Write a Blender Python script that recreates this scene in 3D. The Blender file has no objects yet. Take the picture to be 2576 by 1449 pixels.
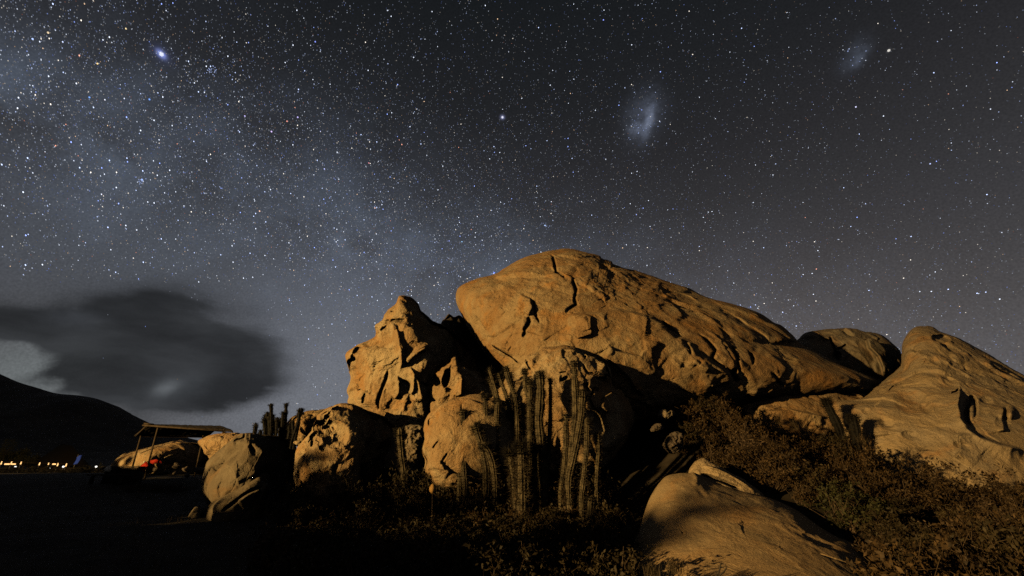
import bpy, math, random
import numpy as np
from mathutils import Vector

random.seed(7)
rng = np.random.default_rng(7)
S = bpy.context.scene
COL = S.collection

# ------------------------------------------------------------------ camera
F = 1073.0                      # focal length in units of a 2576 wide frame
CU, CV = 1288.0, 724.5
TH = math.radians(22.7)
CAMZ = 1.5
cam_d = bpy.data.cameras.new('camera'); cam = bpy.data.objects.new('camera', cam_d); COL.objects.link(cam)
cam_d.sensor_width = 36.0; cam_d.lens = 36.0 * F / 2576.0
cam_d.clip_start = 0.1; cam_d.clip_end = 20000
cam.location = (0, 0, CAMZ); cam.rotation_euler = (math.pi / 2 + TH, 0, 0)
S.camera = cam
TT, CT, ST = math.tan(TH), math.cos(TH), math.sin(TH)

# ------------------------------------------------------------------ exposure
EXPO = 0.5
GAIN = 2 ** EXPO
S.view_settings.view_transform = 'Standard'
S.view_settings.look = 'None'
S.view_settings.exposure = EXPO
S.view_settings.gamma = 1.0
S.view_settings.use_curve_mapping = False
S.render.engine = 'CYCLES'
S.cycles.use_denoising = False
S.cycles.max_bounces = 4; S.cycles.diffuse_bounces = 0
S.cycles.glossy_bounces = 0; S.cycles.transparent_max_bounces = 2
S.cycles.sample_clamp_indirect = .6
S.cycles.caustics_reflective = False; S.cycles.caustics_refractive = False


def raydir(u, v):
    x = (u - CU) / F; y = (v - CV) / F
    d = np.array([x, CT + y * ST, ST - y * CT])
    return d


def P(u, v, Y):
    """world point that lies at world distance Y along the view and is seen at (u, v)"""
    u = np.asarray(u, float); v = np.asarray(v, float)
    x = (u - CU) / F; y = (v - CV) / F
    t = Y / (CT + y * ST)
    return np.stack([x * t, Y * np.ones_like(t), CAMZ + (ST - y * CT) * t], -1)


# ------------------------------------------------------------------ sky
W = bpy.data.worlds.new('World'); S.world = W; W.use_nodes = True
nt = W.node_tree; nt.nodes.clear()
NL = nt.links.new


def node(t, **k):
    n = nt.nodes.new(t)
    for a, b in k.items(): setattr(n, a, b)
    return n


def inp(n, i, val):
    if val is None: return
    if isinstance(val, bpy.types.NodeSocket): NL(val, n.inputs[i])
    else: n.inputs[i].default_value = val


def M(op, a, b=None, c=None, clamp=False):
    n = node('ShaderNodeMath', operation=op, use_clamp=clamp)
    inp(n, 0, a); inp(n, 1, b); inp(n, 2, c)
    return n.outputs[0]


def VM(op, a, b=None, out=0):
    n = node('ShaderNodeVectorMath', operation=op)
    inp(n, 0, a); inp(n, 1, b)
    return n.outputs['Value'] if op in ('DOT_PRODUCT', 'LENGTH') else n.outputs[0]


def scale(v, s):
    n = node('ShaderNodeVectorMath', operation='SCALE')
    inp(n, 0, v); inp(n, 'Scale', s)
    return n.outputs[0]


def smooth(x, a, b):
    n = node('ShaderNodeMapRange', interpolation_type='SMOOTHSTEP')
    inp(n, 0, x); n.inputs[1].default_value = a; n.inputs[2].default_value = b
    return n.outputs[0]


def noise3(vec, sc, det=4, rough=.55):
    n = node('ShaderNodeTexNoise'); inp(n, 'Vector', vec)
    n.inputs['Scale'].default_value = sc; n.inputs['Detail'].default_value = det; n.inputs['Roughness'].default_value = rough
    return n


D0 = node('ShaderNodeTexCoord').outputs['Generated']
wn = noise3(D0, 2.6, 4)
Dw = VM('ADD', D0, scale(VM('SUBTRACT', wn.outputs['Color'], (.5, .5, .5)), .11))
wn2 = noise3(D0, 20, 4)
Dw2 = VM('ADD', D0, scale(VM('SUBTRACT', wn2.outputs['Color'], (.5, .5, .5)), .06))


def unit(u, v):
    d = raydir(u, v); return d / np.linalg.norm(d)


def blob(D, u, v, su, sv, rot=0.0):
    """soft elliptical spot on the sky around a fixed direction"""
    c = unit(u, v)
    ca, sa = math.cos(rot), math.sin(rot)
    t1 = (unit(u + ca * 4, v + sa * 4) - c) / 4 * su
    t2 = (unit(u - sa * 4, v + ca * 4) - c) / 4 * sv
    dd = VM('SUBTRACT', D, tuple(c))
    a = VM('DOT_PRODUCT', dd, tuple(t1 / np.dot(t1, t1)))
    b = VM('DOT_PRODUCT', dd, tuple(t2 / np.dot(t2, t2)))
    q = M('ADD', M('MULTIPLY', a, a), M('MULTIPLY', b, b))
    front = M('GREATER_THAN', VM('DOT_PRODUCT', D, tuple(c)), 0.2)
    return M('MULTIPLY', M('POWER', 2.71828, M('MULTIPLY', q, -1.0)), front)


sep = node('ShaderNodeSeparateXYZ'); NL(D0, sep.inputs[0])
ramp = node('ShaderNodeValToRGB'); cr = ramp.color_ramp
stops = [(0.0, (.098, .098, .102)), (.09, (.090, .090, .095)), (.26, (.064, .064, .069)), (.40, (.045, .045, .050)), (.50, (.033, .0330, .0365)),
         (.60, (.0235, .0235, .0265)), (.71, (.0155, .0165, .0190)), (.84, (.0095, .0112, .0132)), (1.0, (.007, .008, .010))]
while len(cr.elements) < len(stops): cr.elements.new(0.5)
for e, (p_, c_) in zip(cr.elements, stops):
    e.position = p_; e.color = (*c_, 1)
NL(sep.outputs[2], ramp.inputs[0])
base = ramp.outputs[0]
MWA, MWB = unit(120, 260), unit(1150, 690)
MWN = np.cross(MWA, MWB); MWN /= np.linalg.norm(MWN)
mwd = VM('DOT_PRODUCT', Dw2, tuple(MWN))
band = M('POWER', 2.71828, M('MULTIPLY', M('MULTIPLY', mwd, mwd), -1 / .21 ** 2))
band2 = M('POWER', 2.71828, M('MULTIPLY', M('MULTIPLY', mwd, mwd), -1 / .085 ** 2))
mwn = noise3(D0, 7, 6, .6).outputs['Fac']
band = M('MULTIPLY', M('ADD', band, M('MULTIPLY', band2, .45)), M('ADD', smooth(mwn, .3, .75), .35))
lowgain = M('ADD', M('MULTIPLY', smooth(sep.outputs[2], .95, .35), .85), .15)
lane = M('POWER', 2.71828, M('MULTIPLY', M('POWER', M('ABSOLUTE', M('SUBTRACT', mwd, .035)), 2.0), -1 / .04 ** 2))
lane = M('MULTIPLY', lane, smooth(noise3(D0, 11, 5, .6).outputs['Fac'], .4, .62))
band = M('MULTIPLY', M('MULTIPLY', band, lowgain), M('SUBTRACT', 1.0, M('MULTIPLY', lane, .75)))
col = VM('ADD', base, scale((.032, .043, .062), band))
col = VM('ADD', col, scale((.085, .096, .118), blob(D0, 815, 960, 300, 260)))
col = VM('ADD', col, scale((.060, .074, .072), blob(D0, 60, 950, 240, 110)))
col = VM('ADD', col, scale((.014, .020, .028), blob(D0, 300, 620, 420, 160)))
Dw3 = VM('ADD', D0, scale(VM('SUBTRACT', wn2.outputs['Color'], (.5, .5, .5)), .020))
grit = noise3(D0, 90, 2).outputs['Fac']
# the two small companion galaxies
lmc = M('ADD', M('MULTIPLY', blob(Dw3, 1630, 303, 10, 40, .12), 1.25), M('MULTIPLY', blob(Dw3, 1620, 290, 40, 60, .1), .42))
lmc = M('ADD', lmc, M('MULTIPLY', blob(Dw3, 1600, 325, 18, 15), .5))
col = VM('ADD', col, scale((.125, .150, .215), M('MULTIPLY', lmc, M('ADD', grit, .15))))
smc = M('ADD', M('MULTIPLY', blob(Dw3, 2160, 150, 13, 20, .3), .6), M('MULTIPLY', blob(Dw3, 2148, 140, 28, 34), .5))
col = VM('ADD', col, scale((.072, .090, .130), M('MULTIPLY', smc, M('ADD', grit, .15))))
# glow round the brightest stars
for (u, v, s, c) in [(406, 136, 9, (.30, .38, .95)), (406, 136, 22, (.012, .016, .05)), (1264, 295, 5, (.2, .22, .4)), (2236, 127, 4, (.08, .08, .09))]:
    col = VM('ADD', col, scale(c, blob(D0, u, v, s, s)))
col = VM('ADD', col, scale((.034, .017, .004), blob(D0, 2150, 1050, 720, 360)))
fine_ = noise3(D0, 330, 1, .5).outputs['Fac']
col = scale(col, M('ADD', M('MULTIPLY', fine_, .55), .73))
Dw4 = VM('ADD', D0, scale(VM('SUBTRACT', noise3(D0, 8, 5, .6).outputs['Color'], (.5, .5, .5)), .09))
# dark cloud bank low on the left
clo = None
for b in [(440, 880, 290, 135, 0), (230, 790, 230, 80, .12), (600, 930, 120, 85, 0), (60, 805, 130, 48, .15), (500, 1010, 200, 66, .1), (330, 900, 200, 90, 0),
          (250, 950, 180, 60, .2), (420, 790, 150, 60, .1), (610, 1000, 80, 50, -.2), (-150, 790, 200, 60, 0)]:
    g = blob(Dw, *b)
    clo = g if clo is None else M('ADD', clo, g)
for (u, v, su, sv, r, k) in [(30, 900, 95, 46, .3, 1.9), (600, 1060, 120, 26, .1, 1.2), (195, 798, 36, 16, .3, .55), (130, 966, 60, 18, -.1, 1.2),
                             (180, 995, 46, 16, .3, .9), (425, 1010, 40, 8, 0, .25)]:
    clo = M('SUBTRACT', clo, M('MULTIPLY', blob(Dw4, u, v, su, sv, r), k))
lay = noise3(VM('MULTIPLY', Dw, (1, 1, 3.0)), 4.5, 5, .55).outputs['Fac']
mask = smooth(M('MULTIPLY', clo, M('ADD', M('MULTIPLY', smooth(lay, .3, .7), .95), .45)), .02, 1.35)
cn = noise3(VM('MULTIPLY', Dw, (1, 1, 3.2)), 4, 6).outputs['Fac']
ccol = scale((.027, .029, .032), M('ADD', M('MULTIPLY', smooth(cn, .3, .75), 1.05), .55))
ccol = VM('ADD', ccol, scale((.075, .082, .088), blob(Dw3, 420, 977, 30, 16, -.35)))
ccol = VM('ADD', ccol, scale((.022, .025, .028), blob(Dw4, 430, 985, 90, 34, -.2)))
ccol = VM('ADD', ccol, scale((.018, .020, .024), blob(Dw4, 200, 800, 60, 26, .2)))
mix = node('ShaderNodeMix', data_type='RGBA')
NL(M('MULTIPLY', mask, .93), mix.inputs[0]); NL(col, mix.inputs[6]); NL(ccol, mix.inputs[7])
bg = node('ShaderNodeBackground'); NL(mix.outputs[2], bg.inputs[0]); bg.inputs[1].default_value = 0.92 / GAIN
wo = node('ShaderNodeOutputWorld'); NL(bg.outputs[0], wo.inputs[0])
W.cycles.sampling_method = 'MANUAL'; W.cycles.sample_map_resolution = 512

# ------------------------------------------------------------------ helpers
def S_(x, a, b):
    t = np.clip((np.asarray(x, float) - a) / (b - a), 0, 1); return t * t * (3 - 2 * t)


def tag(o, label=None, cat=None, group=None, kind=None):
    if label: o['label'] = label
    if cat: o['category'] = cat
    if group: o['group'] = group
    if kind: o['kind'] = kind
    return o


def mesh_obj(name, verts, faces, mat, parent=None, smooth=True, loc=None):
    me = bpy.data.meshes.new(name)
    verts = np.asarray(verts, float)
    if loc is not None: verts = verts - np.asarray(loc, float)
    n = len(verts)
    faces = np.asarray(faces)
    me.vertices.add(n); me.vertices.foreach_set('co', verts.astype(np.float32).ravel())
    k = faces.shape[1]; m = len(faces)
    me.loops.add(m * k); me.loops.foreach_set('vertex_index', faces.astype(np.int32).ravel())
    me.polygons.add(m); me.polygons.foreach_set('loop_start', np.arange(0, m * k, k, dtype=np.int32))
    me.update(calc_edges=True); me.validate()
    if smooth: me.polygons.foreach_set('use_smooth', np.ones(len(me.polygons), bool))
    if mat: me.materials.append(mat)
    o = bpy.data.objects.new(name, me); COL.objects.link(o)
    if loc is not None: o.location = loc
    if parent: o.parent = parent
    return o


def empty(name, loc, rz=0.0):
    o = bpy.data.objects.new(name, None); COL.objects.link(o); o.location = loc; o.rotation_euler.z = rz
    o.empty_display_size = .2
    return o


def _hash(ix, iy, iz, seed):
    h = (ix.astype(np.uint32) * np.uint32(374761393) + iy.astype(np.uint32) * np.uint32(668265263)
         + iz.astype(np.uint32) * np.uint32(2246822519) + np.uint32((seed * 3266489917) & 0xffffffff))
    h = (h ^ (h >> np.uint32(13))) * np.uint32(1274126177)
    h = h ^ (h >> np.uint32(16))
    return (h & np.uint32(0xffffff)).astype(np.float64) / 0x7fffff - 1.0


def vnoise(p, seed=0):
    i = np.floor(p).astype(np.int64); f = p - i
    f = f * f * f * (f * (f * 6 - 15) + 10)
    r = 0
    for dx in (0, 1):
        wx = f[:, 0] if dx else 1 - f[:, 0]
        for dy in (0, 1):
            wy = f[:, 1] if dy else 1 - f[:, 1]
            for dz in (0, 1):
                wz = f[:, 2] if dz else 1 - f[:, 2]
                r = r + _hash(i[:, 0] + dx, i[:, 1] + dy, i[:, 2] + dz, seed) * wx * wy * wz
    return r


def fbm(p, octv=4, seed=0, gain=.5, ridged=False):
    a, r, s = 1.0, 0.0, 0.0
    for k in range(octv):
        n = vnoise(p * 2.03 ** k + 17.3 * k, seed + k)
        if ridged: n = 1 - 2 * np.abs(n)
        r = r + a * n; s += a; a *= gain
    return r / s


# ------------------------------------------------------------------ materials
def new_mat(name):
    m = bpy.data.materials.new(name); m.use_nodes = True
    t = m.node_tree; b = t.nodes['Principled BSDF']; b.inputs['Specular IOR Level'].default_value = .15
    return m, t, b


def mat_plain(name, color, rough=.85, sc=8.0, var=.35, bump=0.0, metallic=0.0, rnd=False):
    m, t, b = new_mat(name)
    tc = t.nodes.new('ShaderNodeTexCoord'); n = t.nodes.new('ShaderNodeTexNoise'); n.inputs['Scale'].default_value = sc; n.inputs['Detail'].default_value = 5
    t.links.new(tc.outputs['Object'], n.inputs['Vector'])
    r = t.nodes.new('ShaderNodeValToRGB')
    r.color_ramp.elements[0].position = .3; r.color_ramp.elements[1].position = .7
    r.color_ramp.elements[0].color = (*[c * (1 - var) for c in color], 1); r.color_ramp.elements[1].color = (*[min(1, c * (1 + var)) for c in color], 1)
    t.links.new(n.outputs['Fac'], r.inputs[0]); out = r.outputs[0]
    if rnd:
        oi = t.nodes.new('ShaderNodeObjectInfo'); hs = t.nodes.new('ShaderNodeHueSaturation')
        mr = t.nodes.new('ShaderNodeMapRange'); mr.inputs[3].default_value = .7; mr.inputs[4].default_value = 1.3
        t.links.new(oi.outputs['Random'], mr.inputs[0]); t.links.new(mr.outputs[0], hs.inputs['Value']); t.links.new(out, hs.inputs['Color']); out = hs.outputs[0]
    t.links.new(out, b.inputs['Base Color'])
    b.inputs['Roughness'].default_value = rough; b.inputs['Metallic'].default_value = metallic
    if bump:
        bp = t.nodes.new('ShaderNodeBump'); bp.inputs['Strength'].default_value = bump; bp.inputs['Distance'].default_value = .02
        t.links.new(n.outputs['Fac'], bp.inputs['Height']); t.links.new(bp.outputs[0], b.inputs['Normal'])
    return m


def mat_rock(name, a=(.225, .142, .070), b_=(.29, .215, .125), dark=(.075, .056, .036), orange=(.27, .128, .036), grain=1.0, stretch=(1, 1, 1), lichen=.5):
    m, t, b = new_mat(name)
    N = t.nodes.new; L = t.links.new
    tc = N('ShaderNodeTexCoord'); mp = N('ShaderNodeMapping'); L(tc.outputs['Object'], mp.inputs[0]); mp.inputs['Scale'].default_value = stretch

    def nz(sc, det=5, rough=.55, dist=0.0):
        n = N('ShaderNodeTexNoise'); n.inputs['Scale'].default_value = sc; n.inputs['Detail'].default_value = det
        n.inputs['Roughness'].default_value = rough; n.inputs['Distortion'].default_value = dist
        L(mp.outputs[0], n.inputs['Vector']); return n.outputs['Fac']

    def mr(x, lo, hi, o0=0., o1=1.):
        q = N('ShaderNodeMapRange'); q.interpolation_type = 'SMOOTHSTEP'; L(x, q.inputs[0])
        q.inputs[1].default_value = lo; q.inputs[2].default_value = hi; q.inputs[3].default_value = o0; q.inputs[4].default_value = o1; return q.outputs[0]

    def mixc(f, x, y):
        q = N('ShaderNodeMix'); q.data_type = 'RGBA'
        L(f, q.inputs[0])
        for i, w in ((6, x), (7, y)):
            if isinstance(w, tuple): q.inputs[i].default_value = (*w, 1)
            else: L(w, q.inputs[i])
        return q.outputs[2]
    c = mixc(mr(nz(.75, 5, .65, .4), .42, .60), a, b_)
    c = mixc(mr(nz(1.1, 5, .65, .6), .49, .70, 0, .70), c, orange)
    c = mixc(mr(nz(2.6, 6, .72, .8), .56, .78, 0, lichen), c, dark)
    c = mixc(mr(nz(11, 4, .7), .60, .80, 0, .55), c, dark)
    sp = mr(nz(45, 3, .8), .35, .75, .80, 1.2)
    q = N('ShaderNodeMix'); q.data_type = 'RGBA'; q.blend_type = 'MULTIPLY'; q.inputs[0].default_value = 1
    L(c, q.inputs[6]); L(sp, q.inputs[7]); c = q.outputs[2]
    L(c, b.inputs['Base Color']); b.inputs['Roughness'].default_value = .92
    vo = N('ShaderNodeTexVoronoi'); vo.inputs['Scale'].default_value = 2.4; L(mp.outputs[0], vo.inputs['Vector'])
    h = N('ShaderNodeMath'); h.operation = 'ADD'
    h1 = N('ShaderNodeMath'); h1.operation = 'MULTIPLY'; L(nz(3.2, 8, .68, .5), h1.inputs[0]); h1.inputs[1].default_value = 1.0
    L(h1.outputs[0], h.inputs[0])
    h2 = N('ShaderNodeMath'); h2.operation = 'MULTIPLY'; L(nz(26, 5, .7), h2.inputs[0]); h2.inputs[1].default_value = .16
    L(h2.outputs[0], h.inputs[1])
    bp = N('ShaderNodeBump'); bp.inputs['Strength'].default_value = .8 * min(grain, 1.2); bp.inputs['Distance'].default_value = .16 * grain
    L(h.outputs[0], bp.inputs['Height']); L(bp.outputs[0], b.inputs['Normal'])
    return m


M_tan = mat_rock('tan_granite', grain=1.15, lichen=.65)
M_dome = mat_rock('weathered_dome_granite', a=(.20, .120, .056), b_=(.235, .165, .090), dark=(.065, .045, .028), lichen=.8, grain=1.15)
M_pale = mat_rock('pale_smooth_granite', a=(.26, .185, .105), b_=(.225, .17, .11), dark=(.11, .08, .05), orange=(.28, .15, .06), grain=.95, lichen=.6)
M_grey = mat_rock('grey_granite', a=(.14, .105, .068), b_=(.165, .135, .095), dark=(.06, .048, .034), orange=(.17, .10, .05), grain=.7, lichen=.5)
M_dim = mat_rock('shade_dimmed_granite', a=(.080, .060, .038), b_=(.105, .082, .054), dark=(.04, .03, .02), orange=(.11, .065, .03), grain=.7)  # granite darkened in colour to stand for weak grazing light
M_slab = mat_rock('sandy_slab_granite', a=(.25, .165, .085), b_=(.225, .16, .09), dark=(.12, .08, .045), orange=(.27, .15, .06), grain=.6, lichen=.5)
M_black = mat_rock('shade_dark_granite', a=(.08, .06, .045), b_=(.07, .055, .04), dark=(.03, .025, .02), orange=(.09, .06, .04))  # shade put into the colour of rocks and stones lying unlit
M_ground = mat_plain('dark_soil', (.024, .018, .012), .95, 3, .45, .6)
M_hill = mat_plain('dark_hill_scrub', (.035, .030, .024), .95, .02, .4, .3)
M_leaf = mat_plain('dry_leaves', (.032, .019, .0075), .7, 13.0, .86, rnd=True)
M_leafd = mat_plain('dark_leaves', (.024, .017, .007), .7, 3.0, .6, rnd=True)
M_leafg = mat_plain('green_leaves', (.022, .021, .007), .7, 3.0, .6)
M_twig = mat_plain('twigs', (.06, .04, .024), .85, 6, .3)
M_cactus = mat_plain('cactus_skin', (.046, .035, .019), .8, 7, .75, .5)
M_cacdark = mat_plain('shaded_cactus_skin', (.006, .005, .004), .85, 9, .4)  # near-black tone puts shade into the silhouette cacti
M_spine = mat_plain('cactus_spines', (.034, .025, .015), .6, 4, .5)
M_spined = mat_plain('shaded_and_crown_spines', (.007, .0055, .004), .7, 4, .5)  # silhouettes' shade painted near-black; the crowns' wool is dark itself
M_wood = mat_plain('weathered_wood', (.034, .023, .014), .85, 7, .4, .4)
M_reed = mat_plain('reed_thatch', (.013, .009, .006), .95, 16, .5, .6)
M_darkwood = mat_plain('silhouette_wood', (.025, .02, .016), .8, 6, .3)  # table's shaded silhouette is put into this dark tone; a twig shares it
M_red = mat_plain('red_cloth', (.20, .012, .005), .9, 5, .35)
M_white = mat_plain('white_cloth', (.55, .5, .42), .9, 6, .2)
M_blue = mat_plain('pale_blue_cloth', (.025, .06, .46), .9, 1.5, .4)
M_orangefruit = mat_plain('orange_flower', (.36, .20, .06), .7, 5, .2)
M_metal = mat_plain('painted_metal', (.12, .11, .10), .5, 6, .2)


def mat_emit(name, color, strength):
    m = bpy.data.materials.new(name); m.use_nodes = True; t = m.node_tree; t.nodes.clear()
    e = t.nodes.new('ShaderNodeEmission'); e.inputs[0].default_value = (*color, 1); e.inputs[1].default_value = strength
    o = t.nodes.new('ShaderNodeOutputMaterial'); t.links.new(e.outputs[0], o.inputs[0])
    m.cycles.emission_sampling = 'NONE'
    return m


M_warmglow = mat_emit('warm_glow', (1.0, .55, .20), 1.3)  # strip lights, and lamplight painted onto the terrace posts
M_lampw = mat_emit('white_lamp_glass', (1.0, .95, .85), 1.3)

# ------------------------------------------------------------------ the lamp that lights the rocks (off to the left, behind the camera)
LAMP = np.array([-40.8, -16.0, 8.3])
LD = np.array([.850, .527])


def lamp_builder():
    root = empty('street_lamp', (LAMP[0] - 2.6, LAMP[1] - .3, 0))
    tag(root, 'tall lamp post with one sodium lantern left of the camera outside the view', 'street lamp')

    def cyl(name, p0, p1, r0, r1, mat, n=12):
        tube(name, [p0, p1], [r0, r1], mat, root, n)
    cyl('pole', (0, 0, 0), (0, 0, 8.2), .09, .06, M_metal)
    cyl('arm', (0, 0, 8.15), (1.0, .15, 8.5), .04, .03, M_metal)
    cyl('lantern', (.9, .12, 8.62), (1.5, .22, 8.66), .10, .12, M_metal)
    ld = bpy.data.lights.new('lamp_light', 'POINT'); ld.energy = LPOWER; ld.color = (1.0, .665, .245); ld.shadow_soft_size = .34
    lo = bpy.data.objects.new('lamp_light', ld); COL.objects.link(lo); lo.location = LAMP
    return root


LPOWER = 172000.0


def tube_geo(pts, rad, n=8, cap=True):
    pts = np.asarray(pts, float); rad = np.asarray(rad, float)
    k = len(pts)
    tan = np.gradient(pts, axis=0); tan /= np.linalg.norm(tan, axis=1)[:, None] + 1e-9
    up = np.array([0, 0, 1.0]) if abs(tan[0][2]) < .9 else np.array([1.0, 0, 0])
    V = []
    for i in range(k):
        a = np.cross(tan[i], up); a /= np.linalg.norm(a) + 1e-9
        b = np.cross(a, tan[i])
        th = np.arange(n) / n * 2 * math.pi
        V.append(pts[i] + rad[i] * (np.cos(th)[:, None] * a + np.sin(th)[:, None] * b))
    V = np.concatenate(V)
    Fc = []
    for i in range(k - 1):
        for j in range(n):
            a, b = i * n + j, i * n + (j + 1) % n
            Fc.append((a, b, b + n)); Fc.append((a, b + n, a + n))
    if cap:
        c0 = len(V); V = np.vstack([V, pts[0], pts[-1]])
        for j in range(n):
            Fc.append((c0, (j + 1) % n, j)); q = (k - 1) * n; Fc.append((c0 + 1, q + j, q + (j + 1) % n))
    return V, np.array(Fc)


def tube(name, pts, rad, mat, parent=None, n=8):
    V, Fc = tube_geo(pts, rad, n)
    return mesh_obj(name, V, Fc, mat, parent)


def box_geo(x0, x1, y0, y1, z0, z1):
    V = np.array([(x, y, z) for z in (z0, z1) for y in (y0, y1) for x in (x0, x1)], float)
    Fc = np.array([(0, 2, 3, 1), (4, 5, 7, 6), (0, 1, 5, 4), (2, 6, 7, 3), (0, 4, 6, 2), (1, 3, 7, 5)])
    return V, Fc


def box(name, x0, x1, y0, y1, z0, z1, mat, parent=None):
    V, Fc = box_geo(x0, x1, y0, y1, z0, z1)
    o = mesh_obj(name, V, Fc, mat, parent, smooth=False)
    bv = o.modifiers.new('bevel', 'BEVEL'); bv.width = min(x1 - x0, y1 - y0, z1 - z0) * .12; bv.segments = 1
    return o


def join(geos):
    V, Fc, o = [], [], 0
    for v, f in geos:
        V.append(v); Fc.append(np.asarray(f) + o); o += len(v)
    return np.concatenate(V), np.concatenate(Fc)


lamp_builder()

# ------------------------------------------------------------------ ground
def ground(x, y):
    x = np.asarray(x, float); y = np.asarray(y, float)
    right = S_(x, -1, 6)
    g = (.25 + .65 * right) * S_(y, 6, 13)
    g = g + 1.9 * np.exp(-((x - 5.8) / 3.0) ** 2) * S_(y, 7.5, 14)
    g = g + 3.3 * S_(x, -8, -2) * S_(y, 15.5, 21) * (1 - S_(y, 34, 80)) * (1 - .2 * S_(x, 9, 14))
    g = g + 1.3 * S_(x, -10, -5.5) * (1 - S_(x, -5.5, -1)) * S_(y, 13.5, 17) * (1 - S_(y, 26, 40))
    g = g + .75 * S_(-x, 3, 9) * S_(y, 14, 24) * (1 - S_(y, 34, 70) * .8)
    s = x * LD[0] + y * LD[1]; w = -x * LD[1] + y * LD[0]
    sc_ = -10.5 - .38 * np.maximum(w - 16, 0)
    bh = SHADE_BANK_H * S_(w, 5.0, 6.2) *  (1 - S_(w, 36, 42)) * (1 - .26 * np.exp(-((w - 13.7) / 1.5) ** 2))  # unseen bank added to the ground, shaped to shadow the low scene
    bh = bh * (1 + .10 * np.sin(w * 1.3) + .06 * np.sin(w * 3.1 + 1))
    g = g + bh * np.exp(-((s - sc_) / 2.2) ** 2)
    g = g + 12 * S_(y, 60, 600) * 0
    g = g * (1 - S_(np.hypot(x, y), 120, 300))
    return g


SHADE_BANK_H = 2.95


def gz(x, y):
    return float(ground(x, y))


def axis(lo, hi, n, k):
    t = np.linspace(-1, 1, n)
    a = np.sinh(t * k) / math.sinh(k)
    return np.where(a < 0, -a * lo, a * hi)


gx = axis(-5000, 5000, 380, 7.5); gy = axis(-3000, 6000, 380, 7.2) + 10
GX, GY = np.meshgrid(gx, gy)
p = np.stack([GX.ravel(), GY.ravel(), 0 * GX.ravel()], -1)
gn = .07 * fbm(p * .9, 4, 3) + .03 * fbm(p * 3.5, 3, 5)
GZ = ground(p[:, 0], p[:, 1]) + gn * np.clip(1.5 - np.hypot(p[:, 0], p[:, 1]) / 80, 0, 1)
V = np.stack([p[:, 0], p[:, 1], GZ], -1)
nx = len(gx)
ii = np.arange((len(gy) - 1) * (nx)).reshape(-1, nx)[:, :-1].ravel()
o = mesh_obj('ground', V, np.stack([ii, ii + 1, ii + nx + 1, ii + nx], -1), M_ground)
tag(o, kind='structure')

# ------------------------------------------------------------------ far hills
def hill(name, crest, Yc, foot, seed, depth=600, mat=M_hill):
    us = np.array([c[0] for c in crest], float); vs = np.array([c[1] for c in crest], float)
    U = np.linspace(us[0], us[-1], 160); Vv = np.interp(U, us, vs)
    # soften the polyline
    k = np.hanning(9); k /= k.sum(); Vv = np.convolve(np.pad(Vv, 4, 'edge'), k, 'valid')
    C = P(U, Vv, Yc)
    rows = []
    T = [(-1.0, 0), (-.8, .12), (-.6, .30), (-.4, .52), (-.25, .70), (-.12, .87), (0, 1), (.15, .85), (.4, .5), (1, -.02)]
    for t, h in T:
        R = C.copy(); R[:, 1] = Yc + t * (Yc - foot if t < 0 else depth)
        R[:, 0] *= 1 + (0.12 * t if t < 0 else 0)
        R[:, 2] = np.where(h >= 1, C[:, 2], C[:, 2] * h - 3 * (1 - h))
        if 0 < h < 1:
            R[:, 2] += .05 * C[:, 2].max() * fbm(R / (Yc * .12), 4, seed)
        rows.append(R)
    V = np.concatenate(rows); n = len(U)
    idx = np.arange((len(T) - 1) * n).reshape(-1, n)[:, :-1].ravel()
    o = mesh_obj(name, V, np.stack([idx, idx + 1, idx + n + 1, idx + n], -1), mat)
    return tag(o, kind='structure')


hill('hill', [(-900, 800), (-500, 790), (-250, 840), (-100, 905), (0, 940), (45, 962), (100, 977), (140, 991), (190, 993), (250, 1003),
              (320, 1037), (380, 1066), (430, 1090), (470, 1107), (540, 1140), (640, 1171), (760, 1176)], 1500, 500, 11)
hill('hill', [(-900, 1150), (100, 1166), (700, 1170), (1300, 1168), (1900, 1166), (2600, 1160), (3600, 1150)], 2600, 1500, 12)


# ------------------------------------------------------------------ rocks
def z1(*p): return [(805 + x * .3125, 603.8 + y * .3125) for x, y in p]
def z2(*p): return [(x * .3125, 905.7 + y * .3125) for x, y in p]
def z3(*p): return [(1475.9 + x * .3125, 603.8 + y * .3125) for x, y in p]
def z4(*p): return [(1771 + x * .3125, 771.5 + y * .3125) for x, y in p]
def z5(*p): return [(805 + x * .3287, 972.7 + y * .3287) for x, y in p]
def z6(*p): return [(1543 + x * .401, 972.7 + y * .401) for x, y in p]
def z7(*p): return [(1174 + x * .1823, 872 + y * .1823) for x, y in p]
def z8(*p): return [(469.6 + x * .2604, 1073.3 + y * .2604) for x, y in p]
def c3(*p): return [(603.7 + x * .10417, 992.8 + y * .10417) for x, y in p]
def c2(*p): return [(254.9 + x * .0833, 1100.2 + y * .0833) for x, y in p]
def c1(*p): return [(x * .125, 1073.3 + y * .125) for x, y in p]
def a7(*p): return [(234.8 + x * .15625, 1006.2 + y * .15625) for x, y in p]


def pl_dist(U, Vv, pts):
    pts = np.asarray(pts, float)
    seg = np.diff(pts, axis=0); L = np.hypot(seg[:, 0], seg[:, 1]); cum = np.concatenate([[0], np.cumsum(L)])
    best = np.full(U.shape, 1e18); sg = np.zeros(U.shape); tt = np.zeros(U.shape)
    for i in range(len(seg)):
        ax, ay = pts[i]; dx, dy = seg[i]
        q = np.clip(((U - ax) * dx + (Vv - ay) * dy) / (L[i] ** 2 + 1e-9), 0, 1)
        px, py = U - ax - q * dx, Vv - ay - q * dy
        d = px * px + py * py
        m = d < best
        best = np.where(m, d, best); sg = np.where(m, np.sign(dx * (Vv - ay) - dy * (U - ax)), sg)
        tt = np.where(m, (cum[i] + q * L[i]) / cum[-1], tt)
    return np.sqrt(best) * sg, tt


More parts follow.
